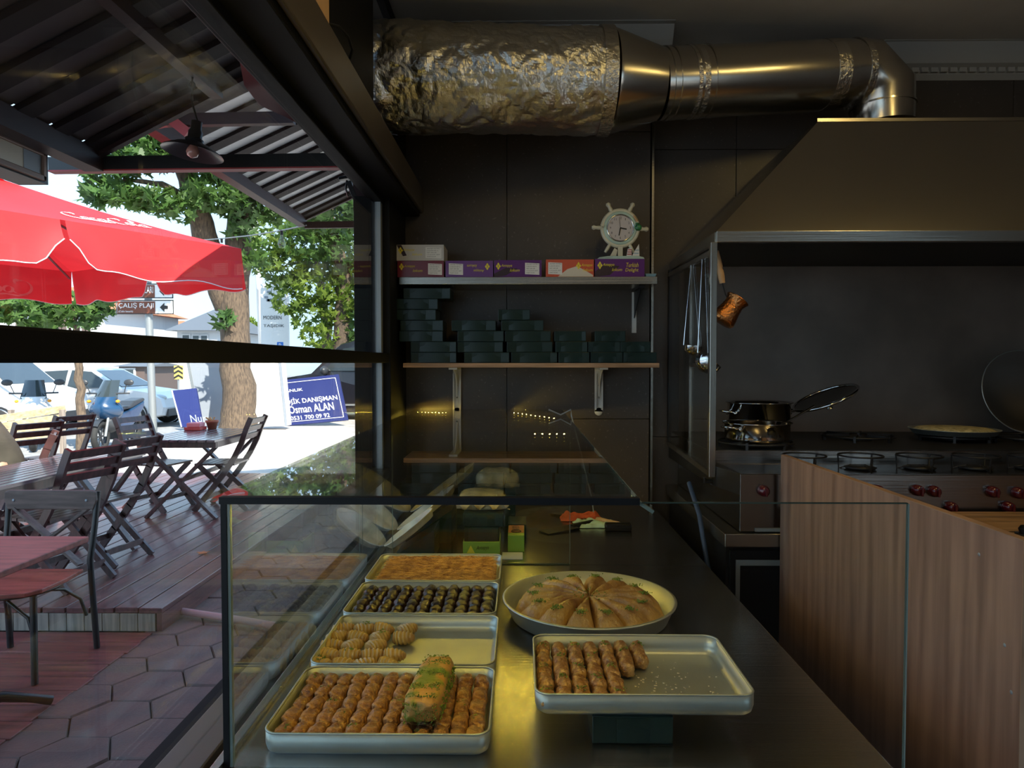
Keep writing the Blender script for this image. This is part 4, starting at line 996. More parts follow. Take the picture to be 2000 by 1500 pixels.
def ladle(label, top, cup, r, tilt):
    t = thing('ladle', label, 'ladle', cup, 0, 'ladles hanging at the cooker side')
    top, cup = Vector(top), Vector(cup); M = Matrix.Rotation(tilt, 3, 'Y')
    rimp = cup + M @ Vector((-r, 0, 0))
    part('handle', MB().tube([top, top + (rimp - top) * .5, top + (rimp - top) * .9, rimp], [.0018, .0018, .003, .003], 8), CHROME, t)
    part('hook', MB().tube([top, top + Vector((0, 0, .012)), top + Vector((.006, 0, .02)), top + Vector((.012, 0, .012))], .003, 6), CHROME, t)
    part('bowl', MB().lathe([(r, 0), (r * .93, -r * .38), (r * .7, -r * .72), (r * .35, -r * .92), (0, -r * .97), (0, -r * .90), (r * .33, -r * .86), (r * .66, -r * .66), (r * .88, -r * .34), (r * .96, 0), (r, 0)], 24, M, cup), CHROME, t)
ladle('smaller ladle hanging farther back inside the screen', P(1349, 522, 3.05), P(1354, 676, 3.05), .042, rad(6))
ladle('larger ladle hanging just behind the screen post', P(1371, 513, 2.86), P(1385, 704, 2.86), .056, rad(34))
part_rail = solo('hanging_rail', MB().bar((.762, 2.74, 2.035), (.762, YW - .03, 2.035), .006, .006), STEEL, 'thin rail with ladles along the top of the glass screen', 'rail')

# ================================================================== SERVICE COUNTER AT RIGHT
XPn = .93
sc_ = thing('service_counter', 'walnut-panelled service counter at right with a lower wooden worktop', 'counter', (1.4, 1.9, 0))
ya, yb = PX(1996, 1200, XPn).y, min(2.496, PX(1518, 1000, XPn).y); zp = PX(1518, 886, XPn).z
part('side_panel', MB().box(XPn, XPn + .018, ya, yb, .002, zp), WALNUT, sc_)
part('edge_band', MB().box(XPn - .0003, XPn + .0185, ya, yb + .0005, zp - .0005, zp + .0012), EDGE, sc_)
part('edge_band', MB().box(XPn - .0005, XPn + .0185, ya - .0012, ya + .0002, .002, zp), EDGE, sc_)
part('return_panel', MB().box(XPn + .018, 2.4, yb - .02, yb, .002, 1.03), OAKTOP, sc_)
part('worktop', MB().box(XPn + .018, 2.6, 1.0, yb - .002, 1.035, 1.070), OAKTOP, sc_, bev=.003)
part('worktop_seam', MB().box(XPn + .02, 2.6, 2.19, 2.194, 1.0701, 1.0712), DARKMET, sc_)
part('end_panel', MB().box(XPn + .018, 2.5, ya - .001, ya + .017, .002, 1.034), WALNUT, sc_)
for px, py in ((1912, 1083), (1962, 1260), (1527, 1183), (1975, 1352)):
    p = PX(px, py, XPn); part('cam_cap', MB().lathe([(0, .001), (.003, .001), (.004, 0)], 12, Matrix.Rotation(-PI / 2, 3, 'Y'), (XPn, p.y, p.z)), GALV, sc_)
p = PZ(1992, 1045, 1.07)
kn = thing('stopper', 'small black stopper standing on the wooden worktop at the right edge', 'knob', (p.x + .02, p.y, 1.0705))
part('knob_body', MB().lathe([(0, .03), (.016, .028), (.022, .018), (.018, .006), (.024, 0), (0, 0)], 20), BLACKP, kn, world=False)
part('knob_base', MB().lathe([(0, .004), (.03, .004), (.03, 0), (0, 0)], 20), DARKMET, kn, world=False)
# ================================================================== OUTSIDE: GROUND, DECK
struct('street', MB().box(-70, 45, -12, 90, -.30, -.02), STREET)
pv = struct('pavement', MB().box(-5.2, -.72, -3, 9.2, -.02, .004), JOINT)
sw = struct('sidewalk', MB().box(-7.2, 3.5, 8.98, 21, -.019, .15), SIDEW, bev=.01)
E_ = .182
hexv = [(E_ * .985 * cos(k * PI / 3), E_ * .985 * sin(k * PI / 3)) for k in range(6)]
def paver_mesh(s_):
    b = MB(); rn = random.Random(s_); t = rn.uniform(.020, .026)
    top = [(x * .965, y * .965, t + rn.uniform(-.0015, .0015)) for x, y in hexv]; mid = [(x, y, t - .009) for x, y in hexv]; bot = [(x, y, .0) for x, y in hexv]
    b.add(top + mid + bot, [(0, 1, 2, 3, 4, 5)] + [(k + 6 * r, k + 6 * r + 6, (k + 1) % 6 + 6 * r + 6, (k + 1) % 6 + 6 * r) for r in range(2) for k in range(6)])
    return b.mesh('paver', PAVERM)
PM = [paver_mesh(k) for k in range(5)]
npv = 0
for i in range(-20, 4):
    for j in range(0, 34):
        x = -1.0 + i * 1.5 * E_; y = 1.6 + (j + (i % 2) * .5) * math.sqrt(3) * E_
        if x > -.78 or y > 8.8 or npv >= 290: continue
        if x < -2.16 and y > 2.35: continue
        if x < -3.0 or (y < 2.2 and x > -1.2): continue
        o = link('paver', PM[(i * 7 + j) % 5], pv, (x, y, .004)); npv += 1
# raised deck of red boards and its fascia
dk = struct('deck', MB().box(-6.3, -2.13, 4.03, 8.95, -.015, .135), DARKMET)
for k in range(29):
    x = -2.10 - k * .143
    struct('board', MB().box(x - .133, x, 4.0 + random.uniform(-.004, .004), 8.97, .1355, .170 + random.uniform(-.002, .002)), DECKM, dk, bev=.004)
struct('edge_board', MB().box(-2.13, -2.10, 4.0, 8.97, .02, .135), DECKM, dk)
for k in range(26):
    x = -2.14 - k * .105
    struct('fascia_board', MB().box(x - .101, x, 4.0, 4.022, .03, .1345), FASCIA, dk, bev=.002)
ld_ = struct('lower_deck', MB().box(-5.2, -2.12, 2.38, 3.98, -.012, .010), DARKMET)
for k in range(11):
    y = 2.40 + k * .144
    struct('board', MB().box(-5.2, -2.14 + random.uniform(-.01, .01), y, y + .138, .0105, .034), LDECKM, ld_, bev=.003)
solo('drain_pipe', MB().tube([PZ(328, 1190, .06), PZ(450, 1208, .06), PZ(572, 1228, .06)], .022, 10), mat('pink_pipe', (.42, .22, .22), .4), 'pinkish plastic pipe lying across the pavers beside the deck', 'pipe')

# ================================================================== FURNITURE
def folding_chair(label, loc, rz, group='dark folding chairs on the deck'):
    t = thing('folding_chair', label, 'chair', loc, rz, group); hw = .205
    for s_ in (-1, 1):
        y = s_ * hw
        pts = [(-.33, y, .90), (-.285, y, .80), (-.235, y, .66), (-.165, y, .52), (-.06, y, .36), (.08, y, .18), (.225, y, .005)]
        b = MB()
        for a, c in zip(pts, pts[1:]): b.bar(a, (c[0] + (c[0] - a[0]) * .05, y, c[2] + (c[2] - a[2]) * .05), .024, .050, (1, 0, .4))
        part('back_leg', b, CHAIRW, t, world=False)
        y2 = s_ * (hw - .03)
        part('front_leg', MB().bar((.20, y2, .44), (-.27, y2, .005), .022, .045, (1, 0, .4)), CHAIRW, t, world=False)
    for k, (x, z) in enumerate(((-.320, .865), (-.288, .79), (-.255, .715))):
        part('back_slat', MB().bar((x, -hw, z), (x, hw, z), .016, .052, (-.4, 0, 1)), CHAIRW, t, world=False)
    for k in range(6):
        x = -.13 + k * .066
        part('seat_slat', MB().box(x - .028, x + .028, -hw + .012, hw - .012, .438, .456), CHAIRW, t, world=False)
    part('stretcher', MB().bar((.14, -hw, .115), (.14, hw, .115), .018, .04), CHAIRW, t, world=False)
    part('stretcher', MB().bar((-.19, -hw + .03, .10), (-.19, hw - .03, .10), .018, .04), CHAIRW, t, world=False)
    return t
ZD = .172
c0 = folding_chair('dark folding chair nearest the glass, tucked under the long slatted table', (-3.01, 4.45, ZD), rad(166))
copy_tree(c0, (-3.05, 5.0, ZD), rad(168), 'dark folding chair second from the near deck edge, by the long slatted table')
copy_tree(c0, (-2.93, 6.85, ZD), rad(181), 'dark folding chair with curved back at the right end of the napkin table')
copy_tree(c0, (-3.57, 6.80, ZD), rad(-14), 'dark folding chair at the left side of the napkin table')
copy_tree(c0, (-4.64, 6.32, ZD), rad(158), 'dark folding chair beyond the long slatted table, beside the seated person')
copy_tree(c0, (-4.86, 7.15, ZD), rad(160), 'dark folding chair farthest left, in front of the plank fence')
def slat_table(label, x0, x1, y0, y1, h, n):
    t = thing('slatted_table', label, 'table', ((x0 + x1) / 2, (y0 + y1) / 2, ZD)); z = ZD + h; w_ = (x1 - x0) / n
    for k in range(n): part('top_slat', MB().box(x0 + k * w_, x0 + (k + 1) * w_ - .014, y0, y1, z - .022, z), TABLEW, t, bev=.002)
    for y in (y0 + .05, y1 - .05): part('apron', MB().box(x0 + .02, x1 - .02, y - .012, y + .012, z - .075, z - .0225), CHAIRW, t)
    for x in (x0 + .03, x1 - .03): part('apron', MB().box(x - .012, x + .012, y0 + .063, y1 - .063, z - .075, z - .0225), CHAIRW, t)
    for y in (y0 + .10, y1 - .10):
        part('leg', MB().bar((x0 + .06, y, z - .076), (x1 - .05, y, ZD + .004), .026, .055, (0, 1, 0)), CHAIRW, t)
        part('leg', MB().bar((x1 - .06, y + .027, z - .076), (x0 + .05, y + .027, ZD + .004), .026, .055, (0, 1, 0)), CHAIRW, t)
    part('stretcher', MB().bar(((x0 + x1) / 2, y0 + .10, z - .38), ((x0 + x1) / 2, y1 - .10, z - .38), .03, .04), CHAIRW, t)
    return t
slat_table('long slatted table with violet sky sheen at the left of the deck', -3.50, -2.90, 3.72, 5.35, .735, 9)
slat_table('dark slatted table with crossed legs holding red napkins', -3.50, -2.74, 6.20, 7.35, .735, 9)
REDPL = mat('red_plastic', (.45, .04, .035), .35)
PINKN = mat('pink_napkin', (.70, .28, .30), .8)
p = PZ(375, 841, ZD + .736)
nh = thing('napkin_holder', 'red napkin holder filled with pink napkins on the slatted table', 'napkin holder', (p.x, p.y + .08, ZD + .736))
part('tray_base', MB().box(p.x - .085, p.x + .085, p.y, p.y + .15, ZD + .7365, ZD + .768), REDPL, nh, bev=.004)
part('napkin_stack', MB().box(p.x - .068, p.x + .072, p.y + .02, p.y + .14, ZD + .7685, ZD + .812), PINKN, nh, bev=.008)
p = PZ(411, 838, ZD + .736)
fp = thing('flower_pot', 'small terracotta pot with dried plant on the slatted table', 'pot', (p.x, p.y + .04, ZD + .7365))
part('clay_pot', MB().lathe([(0, 0), (.042, 0), (.058, .066), (.066, .066), (.068, .088), (.058, .088), (.055, .07), (0, .07)], 20), mat('clay', (.36, .11, .06), .7), fp, world=False)
b = MB()
for k in range(8): b.tube([(random.uniform(-.03, .03), random.uniform(-.03, .03), .07), (random.uniform(-.06, .06), random.uniform(-.05, .05), .12)], .004, 4)
part('dried_stems', b, mat('straw', (.5, .25, .08), .8), fp, world=False, kind='stuff')

p = PZ(397, 1080, .174)
solo('fallen_leaf', MB().prism([(.05 * cos(k * PI / 5) * (1 if k % 2 else .5), .05 * sin(k * PI / 5) * (1 if k % 2 else .5)) for k in range(10)], lambda u, v, q: Vector((p.x + u, p.y + v, .1725 + q + abs(u) * .15)), 0, .003), mat('orange_leaf', (.45, .12, .03), .7), 'small orange fallen leaf on the red deck boards', 'leaf')
# black-framed chair and red-topped table on the lower deck
ZL_ = .036
mc = thing('bistro_chair', 'black metal bistro chair with brown wooden back rail on the lower deck', 'chair', (-2.57, 3.50, ZL_)); cx, cy = -2.57, 3.50
zs_ = ZL_ + .45
part('seat', MB().prism([(cx + .21 * x, cy + .21 * y) for x, y in [(-.95, 1), (.95, 1), (1.02, .2), (.98, -.6), (.8, -.92), (.3, -1.05), (-.3, -1.05), (-.8, -.92), (-.98, -.6), (-1.02, .2)]], lambda u, v, q: Vector((u, v, q)), zs_ - .022, zs_), REDTOP, mc, bev=.005)
for s_ in (-1, 1):
    x = cx + s_ * .205
    part('rear_leg', MB().tube([(x + s_ * .03, cy + .22, ZL_ + .38), (x + s_ * .028, cy + .215, ZL_ + .5), (x + s_ * .035, cy + .25, ZL_ + .68), (x + s_ * .04, cy + .275, ZL_ + .86)], .016, 10).tube([(x + s_ * .03, cy + .22, ZL_ + .4), (x + s_ * .035, cy + .25, ZL_ + .002)], .016, 10), BLACKT, mc)
    part('front_leg', MB().tube([(x - s_ * .02, cy - .16, zs_ - .025), (x, cy - .19, ZL_ + .002)], .016, 10), BLACKT, mc)
    part('brace', MB().tube([(x + s_ * .012, cy + .20, ZL_ + .20), (x, cy + .17, ZL_ + .30), (x - s_ * .03, cy + .08, ZL_ + .38), (x - s_ * .05, cy, ZL_ + .405)], .009, 8), BLACKT, mc)
    part('brace', MB().tube([(x - s_ * .005, cy - .175, ZL_ + .2), (x - s_ * .04, cy - .17, ZL_ + .32), (cx + s_ * .06, cy - .165, ZL_ + .40)], .009, 8), BLACKT, mc)
rl = part('back_rail', MB().prism([(-.255, 0), (-.235, -.05), (.235, -.05), (.255, 0), (.25, .045), (.225, .055), (-.225, .055), (-.25, .045)], lambda u, v, q: Vector((cx + u, cy + .255 + q, ZL_ + .815 + v)), -.012, .010), BACKW, mc, bev=.004)
for s_ in (-1, 1): part('bolt', MB().ball((cx + s_ * .2, cy + .242, ZL_ + .815), (.008, .004, .008), 6), GALV, rl)
part('back_cross', MB().bar((cx - .2, cy + .262, ZL_ + .77), (cx + .18, cy + .215, ZL_ + .47), .014, .045, (0, 1, 0)), BACKW, mc)
part('back_cross', MB().bar((cx + .2, cy + .270, ZL_ + .77), (cx - .18, cy + .222, ZL_ + .47), .014, .045, (0, 1, 0)), BACKW, mc)
part('seat_ring', MB().tube([(cx + .19 * cos(a), cy + .19 * sin(a), zs_ - .032) for a in [k * PI / 10 for k in range(20)]], .010, 8, closed=True), BLACKT, mc)
rt_ = thing('pedestal_table', 'red-brown square table on a black iron pedestal, nearest the window', 'table', (-2.36, 2.9, ZL_))
zt2 = ZL_ + .755
part('table_top', MB().box(-2.72, -2.02, 2.52, 3.205, zt2 - .028, zt2), REDTOP, rt_, bev=.004)
part('column', MB().tube([(-2.36, 2.9, ZL_ + .07), (-2.36, 2.9, zt2 - .035)], .030, 14), BLACKT, rt_)
part('top_plate', MB().box(-2.50, -2.22, 2.76, 3.04, zt2 - .036, zt2 - .0285), BLACKT, rt_)
for k in range(4):
    a = k * PI / 2 + PI / 4; d = Vector((cos(a), sin(a), 0)); o_ = Vector((-2.36, 2.9, ZL_))
    part('foot', MB().tube([o_ + d * .02 + Vector((0, 0, .11)), o_ + d * .12 + Vector((0, 0, .10)), o_ + d * .22 + Vector((0, 0, .06)), o_ + d * .30 + Vector((0, 0, .022))], [.028, .024, .020, .022], 10), BLACKT, rt_)

# seated person at the left edge, back turned
def skinned(name, joints, edges, m, parent=None, lev=2):
    me = bpy.data.meshes.new(name); me.from_pydata([j[0] for j in joints], edges, [])
    o = bpy.data.objects.new(name, me); C.objects.link(o)
    me.materials.append(m)
    sk = o.modifiers.new('skin', 'SKIN'); sb_ = o.modifiers.new('sub', 'SUBSURF'); sb_.levels = sb_.render_levels = lev
    for v, j in zip(me.skin_vertices[0].data, joints): v.radius = (j[1], j[2] if len(j) > 2 else j[1])
    me.skin_vertices[0].data[0].use_root = True; sk.use_smooth_shade = True
    if parent: o.parent = parent
    return o
fdir = Vector((-.85, -.53, 0)); sdir = Vector((-.53, .85, 0)); Z_ = Vector((0, 0, 1))
def J(f, s, z): return tuple(fdir * f + sdir * s + Z_ * z)
H0 = Vector((-3.80, 5.05, ZD))
hip = .54
joints = [(J(0, 0, hip + .02), .13, .15), (J(.03, 0, hip + .2), .12, .15), (J(.09, 0, hip + .42), .13, .17), (J(.19, 0, hip + .57), .06), (J(.26, 0, hip + .68), .075), (J(.29, 0, hip + .76), .09), (J(.29, 0, hip + .84), .07),
          (J(.16, .19, hip + .44), .06), (J(.30, .20, hip + .20), .045), (J(.50, .16, hip + .14), .034), (J(.16, -.19, hip + .44), .06), (J(.30, -.22, hip + .20), .045), (J(.50, -.16, hip + .14), .034),
          (J(.08, .10, hip), .085), (J(.46, .13, hip - .02), .062), (J(.44, .13, .10), .04), (J(.56, .13, .035), .03), (J(.08, -.10, hip), .085), (J(.46, -.13, hip - .02), .062), (J(.44, -.13, .10), .04), (J(.56, -.13, .035), .03)]
edges = [(0, 1), (1, 2), (2, 3), (3, 4), (4, 5), (5, 6), (2, 7), (7, 8), (8, 9), (2, 10), (10, 11), (11, 12), (0, 13), (13, 14), (14, 15), (15, 16), (0, 17), (17, 18), (18, 19), (19, 20)]
pe = skinned('person', joints, edges, SKIN); pe.location = H0
pe['label'] = 'person in an olive shirt sitting hunched at the far left edge'; pe['category'] = 'person'
sh = [(j[0], j[1] + .018, (j[2] if len(j) > 2 else j[1]) + .020) for j in (joints[0], joints[1], joints[2], joints[7], joints[8], joints[10], joints[11], joints[9], joints[12], joints[3])]
skinned('shirt', sh, [(0, 1), (1, 2), (2, 3), (3, 4), (2, 5), (5, 6), (4, 7), (6, 8), (2, 9)], SHIRT, pe)
tr = [(j[0], j[1] + .014, (j[2] if len(j) > 2 else j[1]) + .014) for j in (joints[0], joints[13], joints[14], joints[15], joints[17], joints[18], joints[19])]
skinned('trousers', tr, [(0, 1), (1, 2), (2, 3), (0, 4), (4, 5), (5, 6)], TROUS, pe)
part('hair', MB().ball(J(.275, 0, hip + .82), (.095, .095, .085), 10), BLACKP, pe, world=False)
for s_ in (-1, 1):
    part('ear', MB().ball(J(.28, .088 * s_, hip + .755), (.02, .02, .03), 6), SKIN, pe, world=False)
part('nose', MB().ball(J(.39, 0, hip + .75), (.018, .018, .025), 6), SKIN, pe, world=False)
copy_tree(c0, (-3.83, 5.07, ZD), math.atan2(-.53, -.85), 'dark folding chair carrying the person in the olive shirt')

# ================================================================== PORCH ROOFS
def porch(label, xe, ze, xi, zi, y0, y1, pitch, m, mr, rib, yedge=True):
    t = thing('porch_roof', label, 'roof', (xe, (y0 + y1) / 2, ze)); n = int(round((y1 - y0) / pitch)); pt = (y1 - y0) / n
    d = Vector((xi - xe, 0, zi - ze)); up = Vector((-d.z, 0, d.x)).normalized()
    for k in range(n):
        a = y0 + k * pt; pr = [(0, 0), (pt * .52, 0), (pt * .60, .032), (pt * .90, .032), (pt, .0)]
        b = MB()
        vs = [Vector((e.x, a + u, e.z)) + up * v for e in (Vector((xe, 0, ze)), Vector((xi, 0, zi))) for u, v in pr]
        b.add(vs, [(i, i + 1, i + 6, i + 5) for i in range(4)]); vs2 = [v + up * .002 for v in vs]; b.add(vs2, [(i + 5, i + 6, i + 1, i) for i in range(4)])
        part('roof_sheet', b, m, t)
        if rib: part('trough_shade_strip', MB().bar(Vector((xe, a + pt * .75, ze)) - up * .012, Vector((xi, a + pt * .75, zi)) - up * .012, pt * .40, .022, up), mr, t)  # dark strips stand for the shaded troughs between the ribs
    part('eave_beam', MB().box(xe - .05, xe + .03, y0 - .02, y1 + .02, ze - .085, ze - .004), REDSTEEL, t)
    for y in (y0, y1): part('verge_beam', MB().bar((xe, y, ze - .02), (xi, y, zi - .02), .03, .045), REDSTEEL, t)
    part('purlin', MB().bar(((xe + xi) / 2, y0, (ze + zi) / 2 - .03), ((xe + xi) / 2, y1, (ze + zi) / 2 - .03), .05, .05), REDSTEEL, t)
    return t
q = P(182, 292, 2.9); s_ = .50
porch('dark corrugated porch roof close above the window', q.x, q.z, -.74, q.z + (-.74 - q.x) * s_, -.6, 2.9, .20, ROOFD, TROUGHM, True)
q1 = P(592, 424, 6.55)
xe, ze = q1.x, q1.z
pr2 = porch('pale corrugated porch roof with dark stripes farther along the building', xe, ze, -.74, ze + (-.74 - xe) * .46, 3.05, 6.55, .255, ROOFM, TROUGHM, True)
fr = thing('roof_truss', 'red and black steel tie bars between the porch roofs', 'frame', P(380, 318, 2.94))
a, c = P(100, 322, 2.94), P(628, 314, 2.94)
part('tie_bar', MB().bar(a, (-.74, 2.94, c.z), .04, .055), BLACKT, fr)
part('red_flange', MB().bar(a - Vector((0, 0, .031)), Vector((-.74, 2.94, c.z - .031)), .045, .006), mat('bright_red_steel', (.40, .03, .035), .45), fr)
a, c = P(292, 236, 3.6), P(575, 231, 3.6)
part('tie_bar', MB().bar(a, c, .04, .06), REDSTEEL, fr)
part('brace', MB().bar(P(235, 262, 3.6), P(400, 228, 3.6), .02, .02), MATS['bright_red_steel'], fr)
part('brace', MB().bar(P(340, 238, 3.6), P(370, 262, 3.6), .05, .05), MATS['bright_red_steel'], fr)
a, c = P(596, 440, 6.55), P(735, 438, 6.55)
part('tie_bar', MB().bar(a, c, .04, .06), REDSTEEL, fr)
# boxed light panel hung under the eave
bx = thing('light_box', 'wood-framed light box sign hung under the dark porch eave', 'sign', P(60, 300, 2.55))
xa = -1.86; pt = [PX(-60, 215, xa), PX(85, 298, xa), PX(85, 355, xa), PX(-60, 312, xa)]
y0, y1 = pt[0].y, pt[1].y; z0, z1 = P(85, 355, y1).z, P(85, 298, y1).z
TANF = mat('tan_frame', (.22, .12, .08), .5)
part('case', MB().box(xa - .12, xa - .004, y0, y1 + .03, z0 - .005, z1 + .005), DARKMET, bx)
part('frame', MB().box(xa - .003, xa + .012, y0, y1, z0, z0 + .022).box(xa - .003, xa + .012, y0, y1, z1 - .018, z1).box(xa - .003, xa + .012, y1 - .02, y1, z0, z1).box(xa - .003, xa + .012, y0, y0 + .02, z0, z1), TANF, bx, bev=.004)
part('panel', MB().box(xa - .003, xa + .002, y0 + .02, y1 - .02, z0 + .022, z1 - .018), CREAM, bx)
part('dark_pane', MB().box(xa + .0022, xa + .004, y0 + .25, y0 + .36, z0 + .022, z1 - .018), GREYP, bx)
part('hanger', MB().bar((xa - .05, y1 - .05, z1), (xa - .05, y1 - .05, z1 + .12), .02, .02), REDSTEEL, bx)
# pendant lamp
c = P(376, 300, 2.68); Mt = Matrix.Rotation(rad(7), 3, 'Y') @ Matrix.Rotation(rad(-4), 3, 'X')
lp_ = thing('pendant_lamp', 'black enamel pendant lamp with bare bulb hanging under the porch', 'lamp', c)
part('shade', MB().lathe([(.112, 0), (.108, .006), (.070, .028), (.045, .038), (.030, .045), (.027, .045), (.042, .036), (.068, .025), (.105, .003), (.112, 0)], 40, Mt), mat('black_enamel', (.03, .024, .026), .3), lp_, world=False)
part('socket', MB().lathe([(.032, .042), (.034, .055), (.026, .060), (.026, .085), (.020, .095), (.020, .125), (0, .13)], 20, Mt), DARKMET, lp_, world=False)
part('bulb', MB().lathe([(.010, .045), (.014, .03), (.022, .015), (.0235, .003), (.018, -.010), (0, -.018)], 20, Mt), mat('bulb_glass', (.55, .25, .2), .1, coat=.5), lp_, world=False)
top = P(376, 120, 2.68); part('cord', MB().tube([Mt @ Vector((0, 0, .128)), Vector((0, 0, .2)), Vector((.003, 0, .24)), top - c], .004, 6), BLACKP, lp_, world=False)
part('hook', torus(MB(), (0, 0, .26), .012, .003, 16, 6, RX), DARKMET, lp_, world=False)
# bits on the outer wall beyond the window head
OVR = mat('red_reflector', (.30, .01, .015), .15, coat=.6)
c = P(668, 318, 3.3); ov = thing('red_lamp', 'oval red lamp fixed to the porch beside the window head', 'lamp', c)
Mo = Matrix.Rotation(rad(-18), 3, 'Y') @ RX
part('lens', MB().lathe([(0, .016), (.018, .013), (.026, 0)], 20, Mo @ Matrix.Diagonal((.55, 1.45, 1))), OVR, ov, world=False)
part('bezel', torus(MB(), (0, 0, 0), .027, .003, 24, 6, Mo @ Matrix.Diagonal((.55, 1.45, 1))), CHROME, ov, world=False)
part('bracket', MB().box(.01, .12, -.004, .012, -.012, .02), BLACKT, ov, world=False)
c = P(682, 352, 3.2); hk = thing('wall_bracket', 'dark metal bracket with hook and cable beside the window head', 'bracket', c)
part('arm', MB().bar((-.045, 0, .005), (.08, 0, .03), .03, .014).bar((.0, 0, -.01), (.03, 0, -.09), .022, .022), BLACKT, hk, world=False, bev=.002)
part('loop', MB().tube([(-.01, 0, 0), (-.016, 0, -.04), (-.004, 0, -.075), (.008, 0, -.06), (.004, 0, -.04)], .005, 6), BLACKT, hk, world=False)
part('plate', MB().box(.02, .075, -.01, .01, -.14, .03), REDSTEEL, hk, world=False)
# rolled side curtain of the porch
b = MB(); CURT = mat('red_brown_curtain', (.22, .06, .06), .4)
def fc_(u, v):
    e = [P(462, 60, 2.2), P(468, 110, 2.25), P(478, 165, 2.35), P(508, 205, 2.5), P(560, 228, 2.65), P(590, 245, 2.72)]
    g = [P(500, 60, 2.1), P(545, 120, 2.2), P(560, 150, 2.35), P(575, 180, 2.5), P(600, 215, 2.65), P(612, 240, 2.72)]
    i = min(4, int(u * 5)); f = u * 5 - i
    return (e[i] + (e[i + 1] - e[i]) * f) * (1 - v) + (g[i] + (g[i + 1] - g[i]) * f) * v + Vector((0, .01 * sin(v * PI), 0))
b.grid(fc_, 20, 6); b.add([Vector(v) + Vector((-.004, .004, 0)) for v in b.v], [f[::-1] for f in b.f], True)
solo('porch_curtain', b, CURT, 'curved red-brown plastic side curtain under the porch by the window head', 'curtain')

# ================================================================== RED UMBRELLA
RC = Vector((-2.28, 5.67, 0)); u_ = Vector((-.52, -.854, 0)).normalized(); v_ = Vector((-.854, .52, 0)).normalized(); HS = 1.35
uc = RC + (u_ + v_) * HS; ZRM, ZAP = 2.53, 3.06
um = thing('umbrella', 'big square red parasol with white script lettering over the deck', 'umbrella', (uc.x, uc.y, ZD))
def UP(s, t, z): return uc - (u_ * s + v_ * t) * HS + Vector((0, 0, z))     # s = t = 1 is the right-hand corner
def cz_(s, t):
    m_ = max(abs(s), abs(t)); return ZRM + (ZAP - ZRM) * (1 - m_) - .035 * sin(PI * m_) - .04 * (1 - abs(abs(s) - abs(t))) * 0
for ax in range(4):
    def fp_(u, v):
        r = .10 + .90 * u; q = (2 * v - 1) * r
        s, t = ((r, q), (q, r), (-r, q), (q, -r))[ax]
        dip = -.03 * sin(PI * u) * (1 - abs(2 * v - 1)) - .02 * u * (1 - (2 * abs(v - .5)) ** 2) * 0
        return UP(s, t, cz_(s, t) + dip)
    part('canopy_panel', MB().grid(fp_, 10, 16), UMB, um)
def vent(u, v):
    s, t = (2 * u - 1) * .2, (2 * v - 1) * .2; return UP(s, t, ZAP + .045 - .26 * max(abs(s), abs(t)))
part('vent_cap', MB().grid(vent, 8, 8), UMB, um)
def flap(ax, half, depth=.34):
    def base(w_):
        a = w_ * half
        return ((1.0, a), (a, 1.0), (-1.0, a), (a, -1.0))[ax]
    def prof(w_): return depth * (1 - .62 * math.exp(-(w_ / .075) ** 2) - .10 * sin(w_ * 7) ** 2)
    out = ((1, 0), (0, 1), (-1, 0), (0, -1))[ax]
    def ff(u, v):
        s, t = base(.012 + .988 * u); dz = prof(u) * v; k = .02 * v + .025 * sin(u * 9 + ax) * v * v
        return UP(s + out[0] * k, t + out[1] * k, ZRM - dz)
    fl = part('valance_flap', MB().grid(ff, 24, 6), UMB, um)
    part('piping', MB().tube([ff(i / 24, 1.0) for i in range(25)], .004, 5, False), UMBW, fl)
    return ff, fl
FL = {(ax, h): flap(ax, h) for ax in range(4) for h in (-1, 1)}
for s in (-1, 0, 1):
    for t in (-1, 0, 1):
        if s or t: part('rib', MB().tube([UP(s * .06, t * .06, ZAP - .10), UP(s * .97, t * .97, ZRM - .075)], .011, 6), GALV, um)
part('pole', MB().tube([(uc.x, uc.y, ZD + .06), (uc.x, uc.y, ZAP + .02)], .022, 12), GALV, um)
part('pole_base', MB().box(uc.x - .15, uc.x + .13, uc.y - .13, uc.y + .15, ZD + .001, ZD + .06), DARKMET, um, bev=.01)
# script lettering on the near panel, and printed on the far left valance (seen from behind)
def onpanel(x, y):
    q, r = .15 + x / 12.5 * .47, .735 - y * .05
    return UP(q, r, cz_(q, r) + .006 - .03 * sin(PI * (r - .1) / .9) * (1 - abs(q / r)))
wb = MB(); script_words(onpanel, wb); part('script_lettering', wb, UMBW, um)
wb = MB(); script_words(lambda x, y: UP(.735 - x * .057, -1.0, 2.275 + y * .05), wb); part('script_lettering', wb, UMBP, FL[(3, 1)][1])
# string of lights
pts = [P(384, 470, 9.0), P(433, 466, 8.6), P(490, 460, 8.1), P(550, 450, 7.4), P(598, 440, 6.5)]
sl = thing('string_light', 'thin string of lights with clear bulb running from the porch to the tree', 'string light', pts[2])
part('wire', MB().tube(pts, .007, 6), GALV, sl)
for p in (pts[3], pts[1]):
    part('bulb_socket', MB().tube([p, p - Vector((0, 0, .05))], .016, 8), BLACKP, sl)
    part('bulb', MB().lathe([(.012, -.05), (.018, -.075), (.036, -.12), (.040, -.15), (.028, -.18), (0, -.19)], 14, None, p), glass_mat('bulb_clear', (.9, .88, .8), .08), sl)
